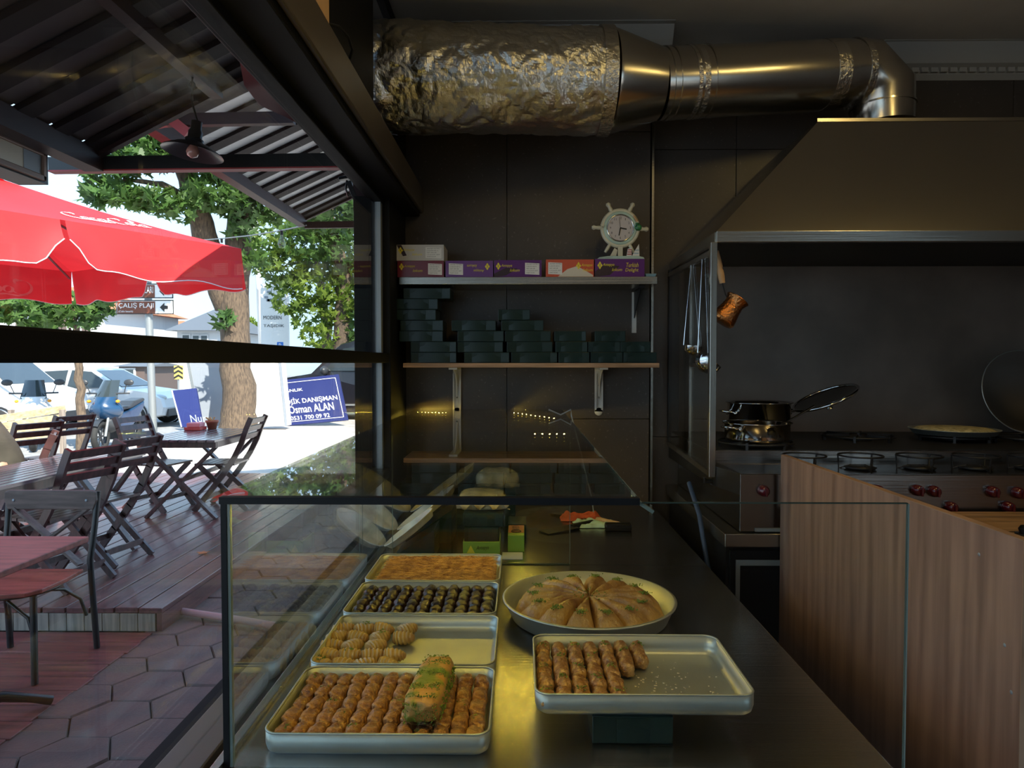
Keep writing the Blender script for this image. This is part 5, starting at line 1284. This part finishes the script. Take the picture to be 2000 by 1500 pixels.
# ================================================================== TREES
LEAFP = [(0, 0), (.16, .10), (.50, -.02), (.30, .26), (.48, .55), (.17, .50), (0, 1.0), (-.17, .50), (-.48, .55), (-.30, .26), (-.50, -.02), (-.16, .10)]
def leaves(mb, c, r, n, size, rn, flat=.8):
    c = Vector(c)
    for _ in range(n):
        while True:
            d = Vector((rn.uniform(-1, 1), rn.uniform(-1, 1), rn.uniform(-1, 1)))
            if .15 < d.length < 1: break
        d = d.normalized() * (d.length ** .5)
        p = c + Vector((d.x * r[0], d.y * r[1], d.z * r[2]))
        M = Euler((rn.gauss(2.3, .6), rn.gauss(0, .5), rn.uniform(0, 2 * PI))).to_matrix(); s = size * rn.uniform(.6, 1.25)
        k = len(mb.v); mb.v += [tuple(p + M @ Vector((x * s, y * s, abs(x) * s * .25))) for x, y in LEAFP]
        mb.f += [(k, k + 1, k + 2, k + 3), (k, k + 3, k + 4, k + 5), (k, k + 5, k + 6, k + 7), (k, k + 7, k + 8, k + 9), (k, k + 9, k + 10, k + 11)]
        mb.m += [mb.mi] * 5; mb.sm += [False] * 5
def tree(name, label, base, limbs, clumps, lsize, mats, seed, dens=1.0):
    t = thing(name, label, 'tree', base, 0); rn = random.Random(seed)
    for k, (pts, rs) in enumerate(limbs):
        P2 = []; R2 = []
        for i in range(len(pts) - 1):
            for j in range(4):
                P2.append(Vector(pts[i]).lerp(Vector(pts[i + 1]), j / 4) + Vector((rn.gauss(0, .02), rn.gauss(0, .02), 0))); R2.append((rs[i] + (rs[i + 1] - rs[i]) * j / 4) * rn.uniform(.96, 1.05))
        P2.append(Vector(pts[-1])); R2.append(rs[-1])
        part('trunk' if k == 0 else 'limb', MB().tube(P2, R2, 14), BARK, t)
    mb = MB()
    for c, r, n in clumps:
        mb.mi = rn.randrange(len(mats)); leaves(mb, c, r, int(n * dens), lsize, rn)
    part('foliage', mb, mats, t, kind='stuff')
    return t
def cl(px, py, Y, rx, rz, n): return (P(px, py, Y), (rx * Y / F, rx * Y / F * .9, rz * Y / F), n)
YT_ = 14.5
tree('plane_tree', 'big plane tree with a thick trunk beside the white panel', PZ(467, 846, .151),
     [([P(468, 852, YT_), P(464, 790, YT_), P(458, 650, YT_), P(463, 500, YT_), P(474, 390, YT_), P(470, 250, YT_), P(450, 120, YT_)], [.40, .33, .30, .27, .23, .17, .10]),
      ([P(440, 600, YT_), P(405, 480, YT_ - .3), P(382, 390, YT_ - .6), P(352, 310, YT_ - .8), P(345, 200, YT_ - 1)], [.24, .23, .21, .18, .12]),
      ([P(385, 400, YT_ - .6), P(320, 360, YT_ - 1.2), P(240, 350, YT_ - 1.6)], [.09, .06, .03]),
      ([P(470, 400, YT_), P(540, 330, YT_ + .4), P(620, 280, YT_ + .6)], [.12, .08, .04])],
     [cl(210, 350, 12.8, 48, 18, 80), cl(190, 385, 12.6, 32, 12, 55), cl(270, 300, 13, 70, 45, 330), cl(250, 390, 13, 50, 22, 110), cl(340, 270, 13.4, 75, 60, 420), cl(310, 395, 13.2, 48, 22, 130), cl(420, 290, 13.4, 80, 60, 480), cl(345, 415, 13.4, 40, 20, 70),
      cl(420, 380, 13.6, 60, 40, 260), cl(480, 330, 14, 75, 60, 420), cl(470, 430, 14, 32, 34, 100), cl(540, 380, 14.4, 60, 60, 330), cl(560, 300, 14.4, 90, 60, 420), cl(640, 330, 14.8, 80, 70, 350), cl(300, 220, 13.4, 90, 50, 300), cl(430, 200, 14, 110, 60, 380),
      cl(500, 500, 14.2, 22, 36, 50), cl(440, 630, 14.1, 12, 22, 24), cl(640, 420, 14.8, 70, 40, 260)],
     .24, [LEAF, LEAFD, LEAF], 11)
YB_ = 24
tree('plane_tree', 'sunlit plane tree farther off at the right of the window view', PZ(645, 760, .151 if False else -.02),
     [([P(672, 775, YB_), P(668, 640, YB_), P(672, 540, YB_), P(650, 460, YB_), P(640, 380, YB_)], [.34, .30, .26, .2, .1]),
      ([P(640, 770, YB_ + 2), P(638, 640, YB_ + 2), P(625, 540, YB_ + 2), P(610, 480, YB_ + 2)], [.2, .18, .14, .08])],
     [cl(640, 430, YB_, 70, 45, 420), cl(680, 490, YB_, 60, 50, 360), cl(600, 480, YB_, 65, 45, 330), cl(560, 520, YB_, 55, 45, 240), cl(620, 560, YB_, 55, 45, 220), cl(660, 590, YB_, 45, 50, 200), cl(530, 470, YB_, 45, 50, 200), cl(610, 620, YB_, 40, 40, 120),
      cl(690, 560, YB_, 40, 60, 200), cl(640, 660, YB_, 50, 30, 110), cl(560, 580, YB_, 34, 36, 90), cl(700, 640, YB_, 25, 50, 120)],
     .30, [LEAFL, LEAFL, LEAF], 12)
tree('young_tree', 'slim young tree rising in front of the blue motorcycle', PZ(158, 892, -.018),
     [([PZ(158, 892, -.018), P(157, 800, 11.9), P(152, 720, 11.9), P(150, 640, 11.9), P(140, 590, 11.9)], [.085, .07, .065, .05, .03]), ([P(152, 700, 11.9), P(138, 700, 11.85), P(136, 640, 11.8)], [.04, .03, .02])],
     [cl(60, 605, 11.5, 60, 30, 190), cl(130, 605, 11.8, 50, 30, 170), cl(185, 605, 12, 34, 20, 70), cl(80, 640, 11.7, 36, 14, 50), cl(10, 610, 11.5, 40, 26, 110), cl(175, 635, 12, 22, 12, 24)],
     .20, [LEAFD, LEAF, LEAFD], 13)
tree('round_bush', 'rounded yellow-green bush right of the big trunk', PZ(490, 735, -.02), [([PZ(490, 735, -.02), P(490, 690, 55)], [.2, .15])], [cl(490, 655, 55, 17, 30, 420)], .5, [LEAFL], 14)

# ================================================================== SIGNS AND PANELS ACROSS THE SIDEWALK
def signbox(name, label, quad, th, m, cat='sign', edge=None):
    """panel from four corners given clockwise from the upper left"""
    q = [Vector(p) for p in quad]; n_ = (q[1] - q[0]).cross(q[3] - q[0]).normalized()
    if n_.y > 0: n_ = -n_
    base = min(q, key=lambda p: p.z); t = thing(name, label, cat, ((q[2] + q[3]) / 2))
    b = MB(); b.add(q + [p - n_ * th for p in q], [(3, 2, 1, 0), (4, 5, 6, 7), (0, 1, 5, 4), (1, 2, 6, 5), (2, 3, 7, 6), (3, 0, 4, 7)])
    part('board', b, m, t)
    U = lambda u, v, o=.004: (q[3].lerp(q[2], u)).lerp(q[0].lerp(q[1], u), v) + n_ * o
    return t, U
def words(t, U, s, u0, v0, wd, ht, m, o=.006):
    org = U(u0, v0, o); ux = U(u0 + wd, v0, o) - org; uy = U(u0, v0 + ht, o) - org
    return part('lettering', lettering(s, org, ux, uy, ux.length, uy.length, bold=.01), m, t)
t, U = signbox('blue_signboard', 'leaning blue signboard with white lettering and phone number', [P(500, 748, 16.3), P(661, 731, 16.3), P(680, 820, 15.9), P(519, 835, 15.9)], .05, BLUES)
bd = MB()
for a, c in (((.0, .93), (.955, .93)), ((.955, .93), (.955, .07)), ((.955, .07), (.0, .07))): bd.bar(U(*a), U(*c), .012, .012, (0, 1, 0))
part('white_border', bd, WHITEP, t)
for s, u0, v0, wd, ht in (('DANIŞMANLIK', .04, .70, .50, .085), ('PSİKOLOJİK DANIŞMAN', .03, .42, .90, .17), ('Osman ALAN', .32, .24, .545, .17), ('0531 700 09 92', .32, .095, .475, .09)):
    words(t, U, s, u0, v0, wd, ht, WHITEP)
a = [P(488, 712, 15.0), P(545, 712, 15.0), P(559, 832, 15.0), P(496, 834, 15.0)]
for q in a: q.z += .0
t, U = signbox('standing_board', 'tall white panel box standing right of the big tree trunk', [a[0] + Vector((0, 0, .3)), a[1] + Vector((0, 0, .3)), a[2], a[3]], .35, WHITEP, 'panel')
part('edge_strip', MB().bar(U(1, 0), U(1, 1), .04, .04, (0, 1, 0)), GREYP, t)
a = [P(366, 700, 15.4), P(440, 700, 15.4), P(446, 832, 15.4), P(391, 832, 15.4)]
t, U = signbox('standing_board', 'pale grey blank panel leaning left of the big tree trunk', a, .06, GREYP, 'panel')
part('frame_strip', MB().bar(U(0, 0), U(0, 1), .05, .05, (0, 1, 0)), GALV, t)
t, U = signbox('blue_board', 'small dark blue sidewalk board left of the grey panel', [P(334, 763, 14.9), P(383, 758, 14.9), P(396, 832, 14.6), P(353, 834, 14.6)], .05, BLUES)
words(t, U, 'Nur', .52, .10, .7, .20, GREYP)
part('edge_strip', MB().bar(U(.04, 0), U(.04, 1), .02, .02, (0, 1, 0)), WHITEP, t)
# brown direction signs on a post
ps = thing('direction_sign', 'brown and white direction signs on a grey post', 'sign', PZ(300, 857, -.018))
bs = PZ(300, 857, -.018); YS2 = bs.y
part('post', MB().tube([bs, P(288, 540, YS2)], .075, 12), GALV, ps)
def dsign(x0, x1, y0, y1, big, small):
    a, c = P(x0, y1, YS2 - .09), P(x1, y0, YS2 - .09); W_, H_ = c.x - a.x, c.z - a.z
    sg = part('sign_plate', MB().box(a.x, c.x, a.y - .02, a.y, a.z, c.z), WHITEP, ps, bev=.01)
    part('brown_field', MB().box(a.x + W_ * .02, a.x + W_ * .68, a.y - .026, a.y - .021, a.z + H_ * .06, c.z - H_ * .10), BROWNS, sg)
    bd = MB().box(a.x, c.x, a.y - .024, a.y - .0205, c.z - .02, c.z).box(a.x, c.x, a.y - .024, a.y - .0205, a.z, a.z + .02).box(c.x - .02, c.x, a.y - .024, a.y - .0205, a.z, c.z).box(a.x, a.x + .012, a.y - .024, a.y - .0205, a.z, c.z); part('dark_border', bd, INK, sg)
    lb = MB(); lettering(big, (a.x + W_ * .045, a.y - .028, a.z + H_ * .36), (1, 0, 0), (0, 0, 1), W_ * .61, H_ * .44, lb); lettering(small, (a.x + W_ * .045, a.y - .028, a.z + H_ * .10), (1, 0, 0), (0, 0, 1), W_ * .25, H_ * .17, lb)
    part('lettering', lb, WHITEP, sg)
    b = MB().prism([(.76, .48), (.84, .80), (.84, .60), (.90, .60), (.90, .36), (.84, .36), (.84, .16)], lambda u, v, q: Vector((a.x + u * W_, a.y - .021 - q, a.z + v * H_)), 0, .005); part('arrow', b, INK, sg)
dsign(228, 340, 586, 614, 'ÇALIŞ PLAJI', '(Calis beach)')
dsign(227, 339, 554, 583, 'KAYA MEZARLARI', '(Rock Tombs)')
cv = thing('chevron_sign', 'small yellow and black chevron road sign far behind', 'sign', P(348, 780, 22))
a, c = P(340, 741, 22), P(357, 714, 22)
part('plate', MB().box(a.x, c.x, 22, 22.03, a.z, c.z), mat('yellow_sign', (.75, .55, .12), .5), cv)
b = MB(); W_, H_ = c.x - a.x, c.z - a.z
for k in range(3):
    z = a.z + H_ * (.02 + k * .33); b.add([(a.x, 21.99, z), (a.x + W_ / 2, 21.99, z + H_ * .2), (c.x, 21.99, z), (c.x, 21.99, z + H_ * .15), (a.x + W_ / 2, 21.99, z + H_ * .35 if k < 2 else c.z), (a.x, 21.99, z + H_ * .15)], [(0, 1, 4, 5), (1, 2, 3, 4)])
part('chevrons', b, INK, cv)
part('post', MB().tube([(P(348, 741, 22.04).x, 22.05, -.02), (P(348, 741, 22.04).x, 22.05, c.z)], .03, 8), GALV, cv)
bb = thing('billboard', 'tall white billboard with dark pictures beyond the bush', 'billboard', (P(535, 690, 26).x, 26, -.02))
a, c = P(510, 690, 26), P(562, 552, 26); W_, H_ = c.x - a.x, c.z - a.z
part('board', MB().box(a.x, c.x, 26, 26.15, a.z, c.z), WHITEP, bb)
part('lettering', lettering('TAŞIDIK', (a.x + W_ * .1, 25.99, a.z + H_ * .36), (1, 0, 0), (0, 0, 1), W_ * .76, .14), INK, bb)
part('lettering', lettering('MODERN', (a.x + W_ * .1, 25.99, a.z + H_ * .48), (1, 0, 0), (0, 0, 1), W_ * .66, .14), INK, bb)
pb = MB(); rn = random.Random(4)
for k in range(9): x, z = a.x + W_ * rn.uniform(.1, .75), a.z + H_ * rn.uniform(.72, .86); pb.box(x, x + W_ * .13, 25.985, 25.999, z, z + .09)
part('pictures', pb, GREYP, bb)
part('support', MB().box(a.x + W_ * .3, a.x + W_ * .7, 26.02, 26.12, -.02, a.z), GALV, bb)
solo('utility_pole', MB().tube([PZ(514, 760, -.02), P(506, 560, 34), P(497, 410, 34)], [.17, .15, .12], 10), WHITEP, 'tall pale utility pole left of the billboard', 'pole')
t, U = signbox('parking_sign', 'small blue parking sign low beside the mullion', [P(541, 668, 25), P(553, 668, 25), P(553, 682, 25), P(541, 682, 25)], .03, mat('bright_blue', (.02, .16, .60), .4))
words(t, U, 'P', .3, .2, .4, .6, WHITEP)
part('post', MB().tube([(U(.5, 0).x, U(.5, 0).y + .06, -.02), (U(.5, 0).x, U(.5, 0).y + .06, U(.5, .9).z)], .03, 8), GALV, t)
fn_ = thing('plank_fence', 'pale wooden plank fence behind the folding chairs', 'fence', PZ(60, 900, -.02))
y_ = 9.9
for k in range(4):
    a, c = P(-60, 872 - k * 15, y_ - .5), P(128, 846 - k * 16, y_ + .2)
    part('plank', MB().bar(a, c, .03, .10), mat('pale_plank', (.42, .30, .17), .6, var=.35, scale=4, stretch=(1, 8, 8)), fn_)
for px in (20, 120): p = P(px, 850, y_ + .1); part('fence_post', MB().box(p.x - .03, p.x + .03, p.y, p.y + .06, -.02, .92), FASCIA, fn_)

# ================================================================== VEHICLES
def wheel(t, x, y, r, w_, s_):
    Mw = Matrix.Rotation(PI / 2 * s_, 3, 'X')
    wl = part('wheel', MB().lathe([(r * .62, w_ / 2), (r * .9, w_ / 2), (r, w_ * .32), (r, -w_ * .32), (r * .9, -w_ / 2), (r * .62, -w_ / 2)], 28, Mw, (x, y, r)), TYRE, t, world=False)
    b = MB().lathe([(0, -w_ * .40), (r * .16, -w_ * .42), (r * .16, -w_ * .3), (r * .5, -w_ * .3), (r * .56, -w_ * .44), (r * .62, -w_ * .44), (r * .62, w_ * .3)], 24, Mw, (x, y, r))
    for k in range(7):
        a = k * 2 * PI / 7; d = Vector((cos(a), 0, sin(a))); b.bar(Vector((x, y + s_ * w_ * .40, r)) + d * r * .12, Vector((x, y + s_ * w_ * .40, r)) + d * r * .58, r * .14, .02, (0, 1, 0))
    part('rim', b, RIM, wl, world=False)
def car(name, label, loc, rz, L, W, prof, belt, m, wins, wheels, r, extras=()):
    """prof: side outline (x forward, z); wins: side window outlines; built facing +x"""
    t = thing(name, label, 'car', loc, rz)
    top = max(z for x, z in prof)
    def hw(z): return W / 2 * (1 - .22 * max(0, (z - belt) / (top - belt)) ** 1.2) * (1 - .05 * max(0, (.45 - z) / .45))
    b = MB(); n = len(prof)
    vs = []
    for s_ in (-1, -.88, .88, 1):
        for x, z in prof:
            k = .985 if abs(s_) == 1 else 1.0
            vs.append((x * k, s_ * hw(z), z if abs(s_) < 1 else belt + (z - belt) * .97))
    fs = [tuple(range(n)), tuple(range(3 * n, 4 * n))[::-1]] + [(g * n + i, g * n + (i + 1) % n, (g + 1) * n + (i + 1) % n, (g + 1) * n + i) for g in range(3) for i in range(n)]
    b.add(vs, fs); part('body', b, m, t, world=False)
    for wn in wins:
        for s_ in (-1, 1):
            part('side_window', MB().prism(wn, lambda u, v, q: Vector((u, s_ * (hw(v) + q), v)), -.02, .006), CARG, t, world=False)
    for x in wheels:
        for s_ in (-1, 1): wheel(t, x, s_ * (W / 2 - .10), r, .2, s_)
        for s_ in (-1, 1):
            part('wheel_arch', MB().lathe([(r * 1.16, -.012), (r * 1.02, -.012), (r * 1.02, .03)], 24, Matrix.Rotation(PI / 2 * s_, 3, 'X'), (x, s_ * (W / 2 + .002), r), -.25 * 0, 2 * PI), BIKED, t, world=False)
    for nm, mm, mb in extras: part(nm, mb, mm, t, world=False)
    return t
def quadx(pts): return MB().prism(pts, lambda u, v, q: Vector((u, q, v)), -1, 1)
def face_strip(p0, p1, w_, off=.01):
    """strip across the width on the sloping line p0-p1 (windscreen)"""
    (x0, z0), (x1, z1) = p0, p1; n_ = Vector((z0 - z1, x1 - x0)); n_ = Vector((abs(n_.x), 0, abs(n_.y))).normalized() * off
    return MB().add([Vector((x0, -w_[0], z0)) + n_, Vector((x0, w_[0], z0)) + n_, Vector((x1, w_[1], z1)) + n_, Vector((x1, -w_[1], z1)) + n_,
                     Vector((x0, -w_[0], z0)) - n_, Vector((x0, w_[0], z0)) - n_, Vector((x1, w_[1], z1)) - n_, Vector((x1, -w_[1], z1)) - n_],
                    [(0, 1, 2, 3), (7, 6, 5, 4), (0, 4, 5, 1), (1, 5, 6, 2), (2, 6, 7, 3), (3, 7, 4, 0)])
hatch = [(2.0, .30), (2.05, .50), (1.98, .72), (1.65, .88), (.95, .98), (.15, 1.46), (-.55, 1.53), (-1.45, 1.45), (-1.92, 1.02), (-2.0, .70), (-1.98, .32), (-1.6, .24), (1.6, .22)]
ex = [('windscreen', CARG, face_strip((.90, 1.02), (.20, 1.42), (.72, .60))), ('headlamp', LAMPG, MB().ball((1.80, -.68, .74), (.22, .10, .09), 8)), ('headlamp', LAMPG, MB().ball((1.80, .68, .74), (.22, .10, .09), 8)),
      ('lower_grille', BIKED, MB().box(1.7, 2.07, -.7, .7, .28, .46)), ('mirror', WHITEP, MB().ball((.62, -.95, 1.02), (.08, .12, .08), 8)), ('mirror', WHITEP, MB().ball((.62, .95, 1.02), (.08, .12, .08), 8))]
car('hatchback_car', 'white hatchback parked behind the blue motorcycle', (-10.95, 18.1, -.018), 0, 4.0, 1.75, hatch, .95, CARW, [[(.78, 1.0), (.15, 1.40), (-.35, 1.44), (-.40, 1.0)], [(-.48, 1.0), (-.45, 1.44), (-1.2, 1.40), (-1.45, 1.02)]], (1.28, -1.25), .31, ex)
van = [(2.2, .35), (2.25, .62), (2.15, .95), (1.55, 1.12), (.75, 1.85), (.3, 1.95), (-2.1, 1.95), (-2.25, 1.6), (-2.28, .4), (-1.9, .28), (1.8, .28)]
ex = [('windscreen', CARG, face_strip((1.50, 1.17), (.85, 1.78), (.78, .66))), ('headlamp', LAMPG, MB().ball((2.0, -.74, .92), (.24, .10, .12), 8)), ('mirror', BIKED, MB().ball((.98, -1.02, 1.22), (.09, .13, .14), 8)), ('bumper', BIKED, MB().box(1.95, 2.27, -.86, .86, .34, .55)), ('door_line', BIKED, MB().box(.0, .012, -.925, -.915, .4, 1.1))]
car('white_van', 'white van at the far left beyond the fence', (-12.35, 15.3, -.018), 0, 4.5, 1.8, van, 1.12, CARW, [[(1.28, 1.16), (.68, 1.72), (.1, 1.74), (.05, 1.16)], [(-.05, 1.2), (-.05, 1.7), (-1.0, 1.7), (-1.0, 1.2)]], (1.4, -1.45), .33, ex)
mpv = [(2.45, .40), (2.48, .75), (2.30, 1.02), (1.35, 1.18), (.70, 1.85), (.2, 1.98), (-2.1, 1.95), (-2.4, 1.3), (-2.42, .4), (-2.0, .30), (2.0, .30)]
ex = [('windscreen', CARG, face_strip((1.30, 1.22), (.78, 1.78), (.80, .68))), ('headlamp', LAMPG, MB().ball((2.25, .72, .92), (.2, .14, .10), 8)), ('mirror', BIKED, MB().ball((1.0, 1.06, 1.25), (.09, .14, .10), 8)),
      ('door_handle', CHROME, MB().box(-.35, -.15, .965, .985, 1.05, 1.08)), ('side_trim', GALV, MB().box(-1.6, 1.4, .955, .972, .46, .50))]
mv = car('black_minivan', 'black minivan parked behind the blue signboard', (-3.85, 18.6, .0), PI, 4.9, 1.9, mpv, 1.18, CARB, [[(1.02, 1.24), (.62, 1.74), (.12, 1.80), (.10, 1.24)], [(.0, 1.24), (.0, 1.80), (-1.0, 1.80), (-1.0, 1.24)], [(-1.1, 1.24), (-1.1, 1.80), (-1.95, 1.76), (-2.05, 1.26)]], (1.5, -1.5), .34, ex); mv.scale = (1.1, 1.1, 1.13)
def moto(label, loc, rz, m, r=.29):
    t = thing('motorcycle', label, 'motorcycle', loc, rz)
    for x in (.68, -.66):
        wl = part('wheel', torus(MB(), (x, 0, r), r - .055, .055, 32, 10), TYRE, t, world=False)
        b = torus(MB(), (x, 0, r), r - .105, .012, 28, 6)
        for k in range(6): a = k * PI / 3; b.bar((x, 0, r), (x + (r - .1) * cos(a), 0, r + (r - .1) * sin(a)), .03, .025, (0, 1, 0))
        part('rim', b, BIKED, wl, world=False)
    for s_ in (-1, 1): part('fork', MB().tube([(.68, s_ * .085, r), (.50, s_ * .085, .80)], .024, 8), GALV, t, world=False)
    part('mudguard', MB().lathe([(r + .02, -.07), (r + .035, 0), (r + .02, .07)], 14, RX, (.68, 0, r), rad(40), rad(150)), BIKED, t, world=False)
    def fair(u, v):
        a = 2 * PI * v; z = .60 + .40 * u; rx = (.26 + .10 * sin(PI * u)) * (1 - .25 * u); ry = (.20 + .10 * sin(PI * min(1, u * 1.3)))
        return (.40 + .05 * u + rx * cos(a) * .75 + .05 * math.sin(PI * u), ry * sin(a) * (1 - .25 * max(0, cos(a))), z)
    part('front_fairing', MB().grid(fair, 10, 18, True, True), m, t, world=False)
    part('lower_cowl', MB().ball((.36, 0, .52), (.22, .20, .20), 10), BIKED, t, world=False)
    part('headlamp', MB().prism([(-.17, .84), (0, .76), (.17, .84), (.13, .90), (0, .85), (-.13, .90)], lambda u, v, q: Vector((.655 + q - abs(u) * .5, u, v)), -.02, .02), LAMPG, t, world=False)
    part('windshield', MB().grid(lambda u, v: (.60 - .26 * u - .12 * (2 * v - 1) ** 2, (2 * v - 1) * (.21 - .06 * u), .96 + .34 * u), 8, 8), CARG, t, world=False)
    part('handlebar', MB().tube([(.36, -.38, 1.06), (.42, -.2, 1.06), (.45, 0, 1.03), (.42, .2, 1.06), (.36, .38, 1.06)], .016, 8), BIKED, t, world=False)
    for s_ in (-1, 1):
        mr_ = part('mirror', MB().ball((.44, s_ * .40, 1.26), (.03, .09, .06), 8), BIKED, t, world=False); part('stalk', MB().tube([(.40, s_ * .30, 1.07), (.44, s_ * .36, 1.24)], .008, 6), BIKED, mr_, world=False)
        part('indicator', MB().ball((.55, s_ * .25, .92), (.05, .035, .03), 6), AMBER, t, world=False)
    part('body_panel', MB().prism([(.30, .34), (.32, .66), (-.20, .72), (-.85, .86), (-.78, .70), (-.30, .40)], lambda u, v, q: Vector((u, q, v)), -.15, .15), m, t, world=False, bev=.03)
    part('seat', MB().prism([(.18, .72), (.10, .80), (-.25, .80), (-.40, .88), (-.85, .92), (-.88, .86), (-.3, .74)], lambda u, v, q: Vector((u, q, v)), -.14, .14), BIKED, t, world=False, bev=.03)
    part('engine', MB().box(-.45, .15, -.13, .13, .18, .42), DARKMET, t, world=False, bev=.02)
    part('exhaust', MB().tube([(-.1, -.17, .25), (-.45, -.19, .32), (-.85, -.20, .48)], [.03, .05, .055], 10), DARKMET, t, world=False)
    part('stand', MB().tube([(-.1, .12, .22), (-.15, .24, .003)], .014, 6), GALV, t, world=False)
    return t
p = PZ(176, 884, -.018)
moto('blue motorcycle with dark windshield facing the deck', (p.x + .12, p.y + .68, -.018), rad(-84), BIKEB)
p = PZ(75, 880, -.018)
moto('white scooter with amber indicators behind the plank fence', (p.x - .3, p.y + .4, -.018), rad(-60), CARW)

# ================================================================== HOUSES BEYOND THE STREET
def house(label, px0, px1, pyt, Y, dep, m, roofm, pitch, wins, hip=False, over=.5):
    a, c = P(px0, pyt, Y), P(px1, pyt, Y); t = thing('house', label, 'house', ((a.x + c.x) / 2, Y + dep / 2, -.02))
    part('wall', MB().box(a.x, c.x, Y, Y + dep, -.02, a.z), m, t)
    x0, x1, y0, y1, z = a.x - over, c.x + over, Y - over, Y + dep + over, a.z + .002; ym = (y0 + y1) / 2; k = pitch * (y1 - y0) / 2
    ix = min(k / pitch, .42 * (x1 - x0)) if hip else .0
    b = MB().add([(x0, y0, z), (x1, y0, z), (x1, y1, z), (x0, y1, z), (x0 + ix, ym, z + k), (x1 - ix, ym, z + k)], [(0, 1, 5, 4), (2, 3, 4, 5), (1, 2, 5), (3, 0, 4), (3, 2, 1, 0)])
    part('roof', b, roofm, t)
    for w0, w1, y0_, y1_, mm in wins:
        p, q = P(w0, y1_, Y), P(w1, y0_, Y)
        fr_ = part('window', MB().box(p.x - .08, q.x + .08, Y - .06, Y - .002, p.z - .08, q.z + .08), WALLW, t); part('pane', MB().box(p.x, q.x, Y - .08, Y - .061, p.z, q.z), mm, fr_)
    return t
house('white house with brown shutters behind the young tree', -80, 200, 604, 36, 8, WALLW, TERRA, .35, [(33, 43, 628, 660, SHUT), (62, 72, 626, 660, SHUT), (112, 121, 618, 660, SHUT), (123, 131, 618, 660, SHUT), (162, 167, 620, 660, SHUT), (170, 178, 618, 660, SHUT)], True)
house('low white house with an orange tiled roof behind the sign post', 215, 352, 662, 47, 9, WALLW, TERRA, .30, [(300, 312, 672, 690, SHUT)], True)
house('white house with a grey slate roof and three windows', 346, 424, 646, 40, 7, WALLW, SLATE, .40, [(358, 370, 655, 668, CARG), (378, 389, 656, 668, CARG), (394, 405, 656, 669, CARG)], True)
house('shuttered dark kiosk behind the white hatchback', 232, 282, 716, 30, 3, SHUT, SLATE, .1, [(238, 262, 722, 750, CARG)], False, .2)
for k, o in enumerate([x for x in C.objects if x.parent is None and x.type == 'EMPTY']): pass
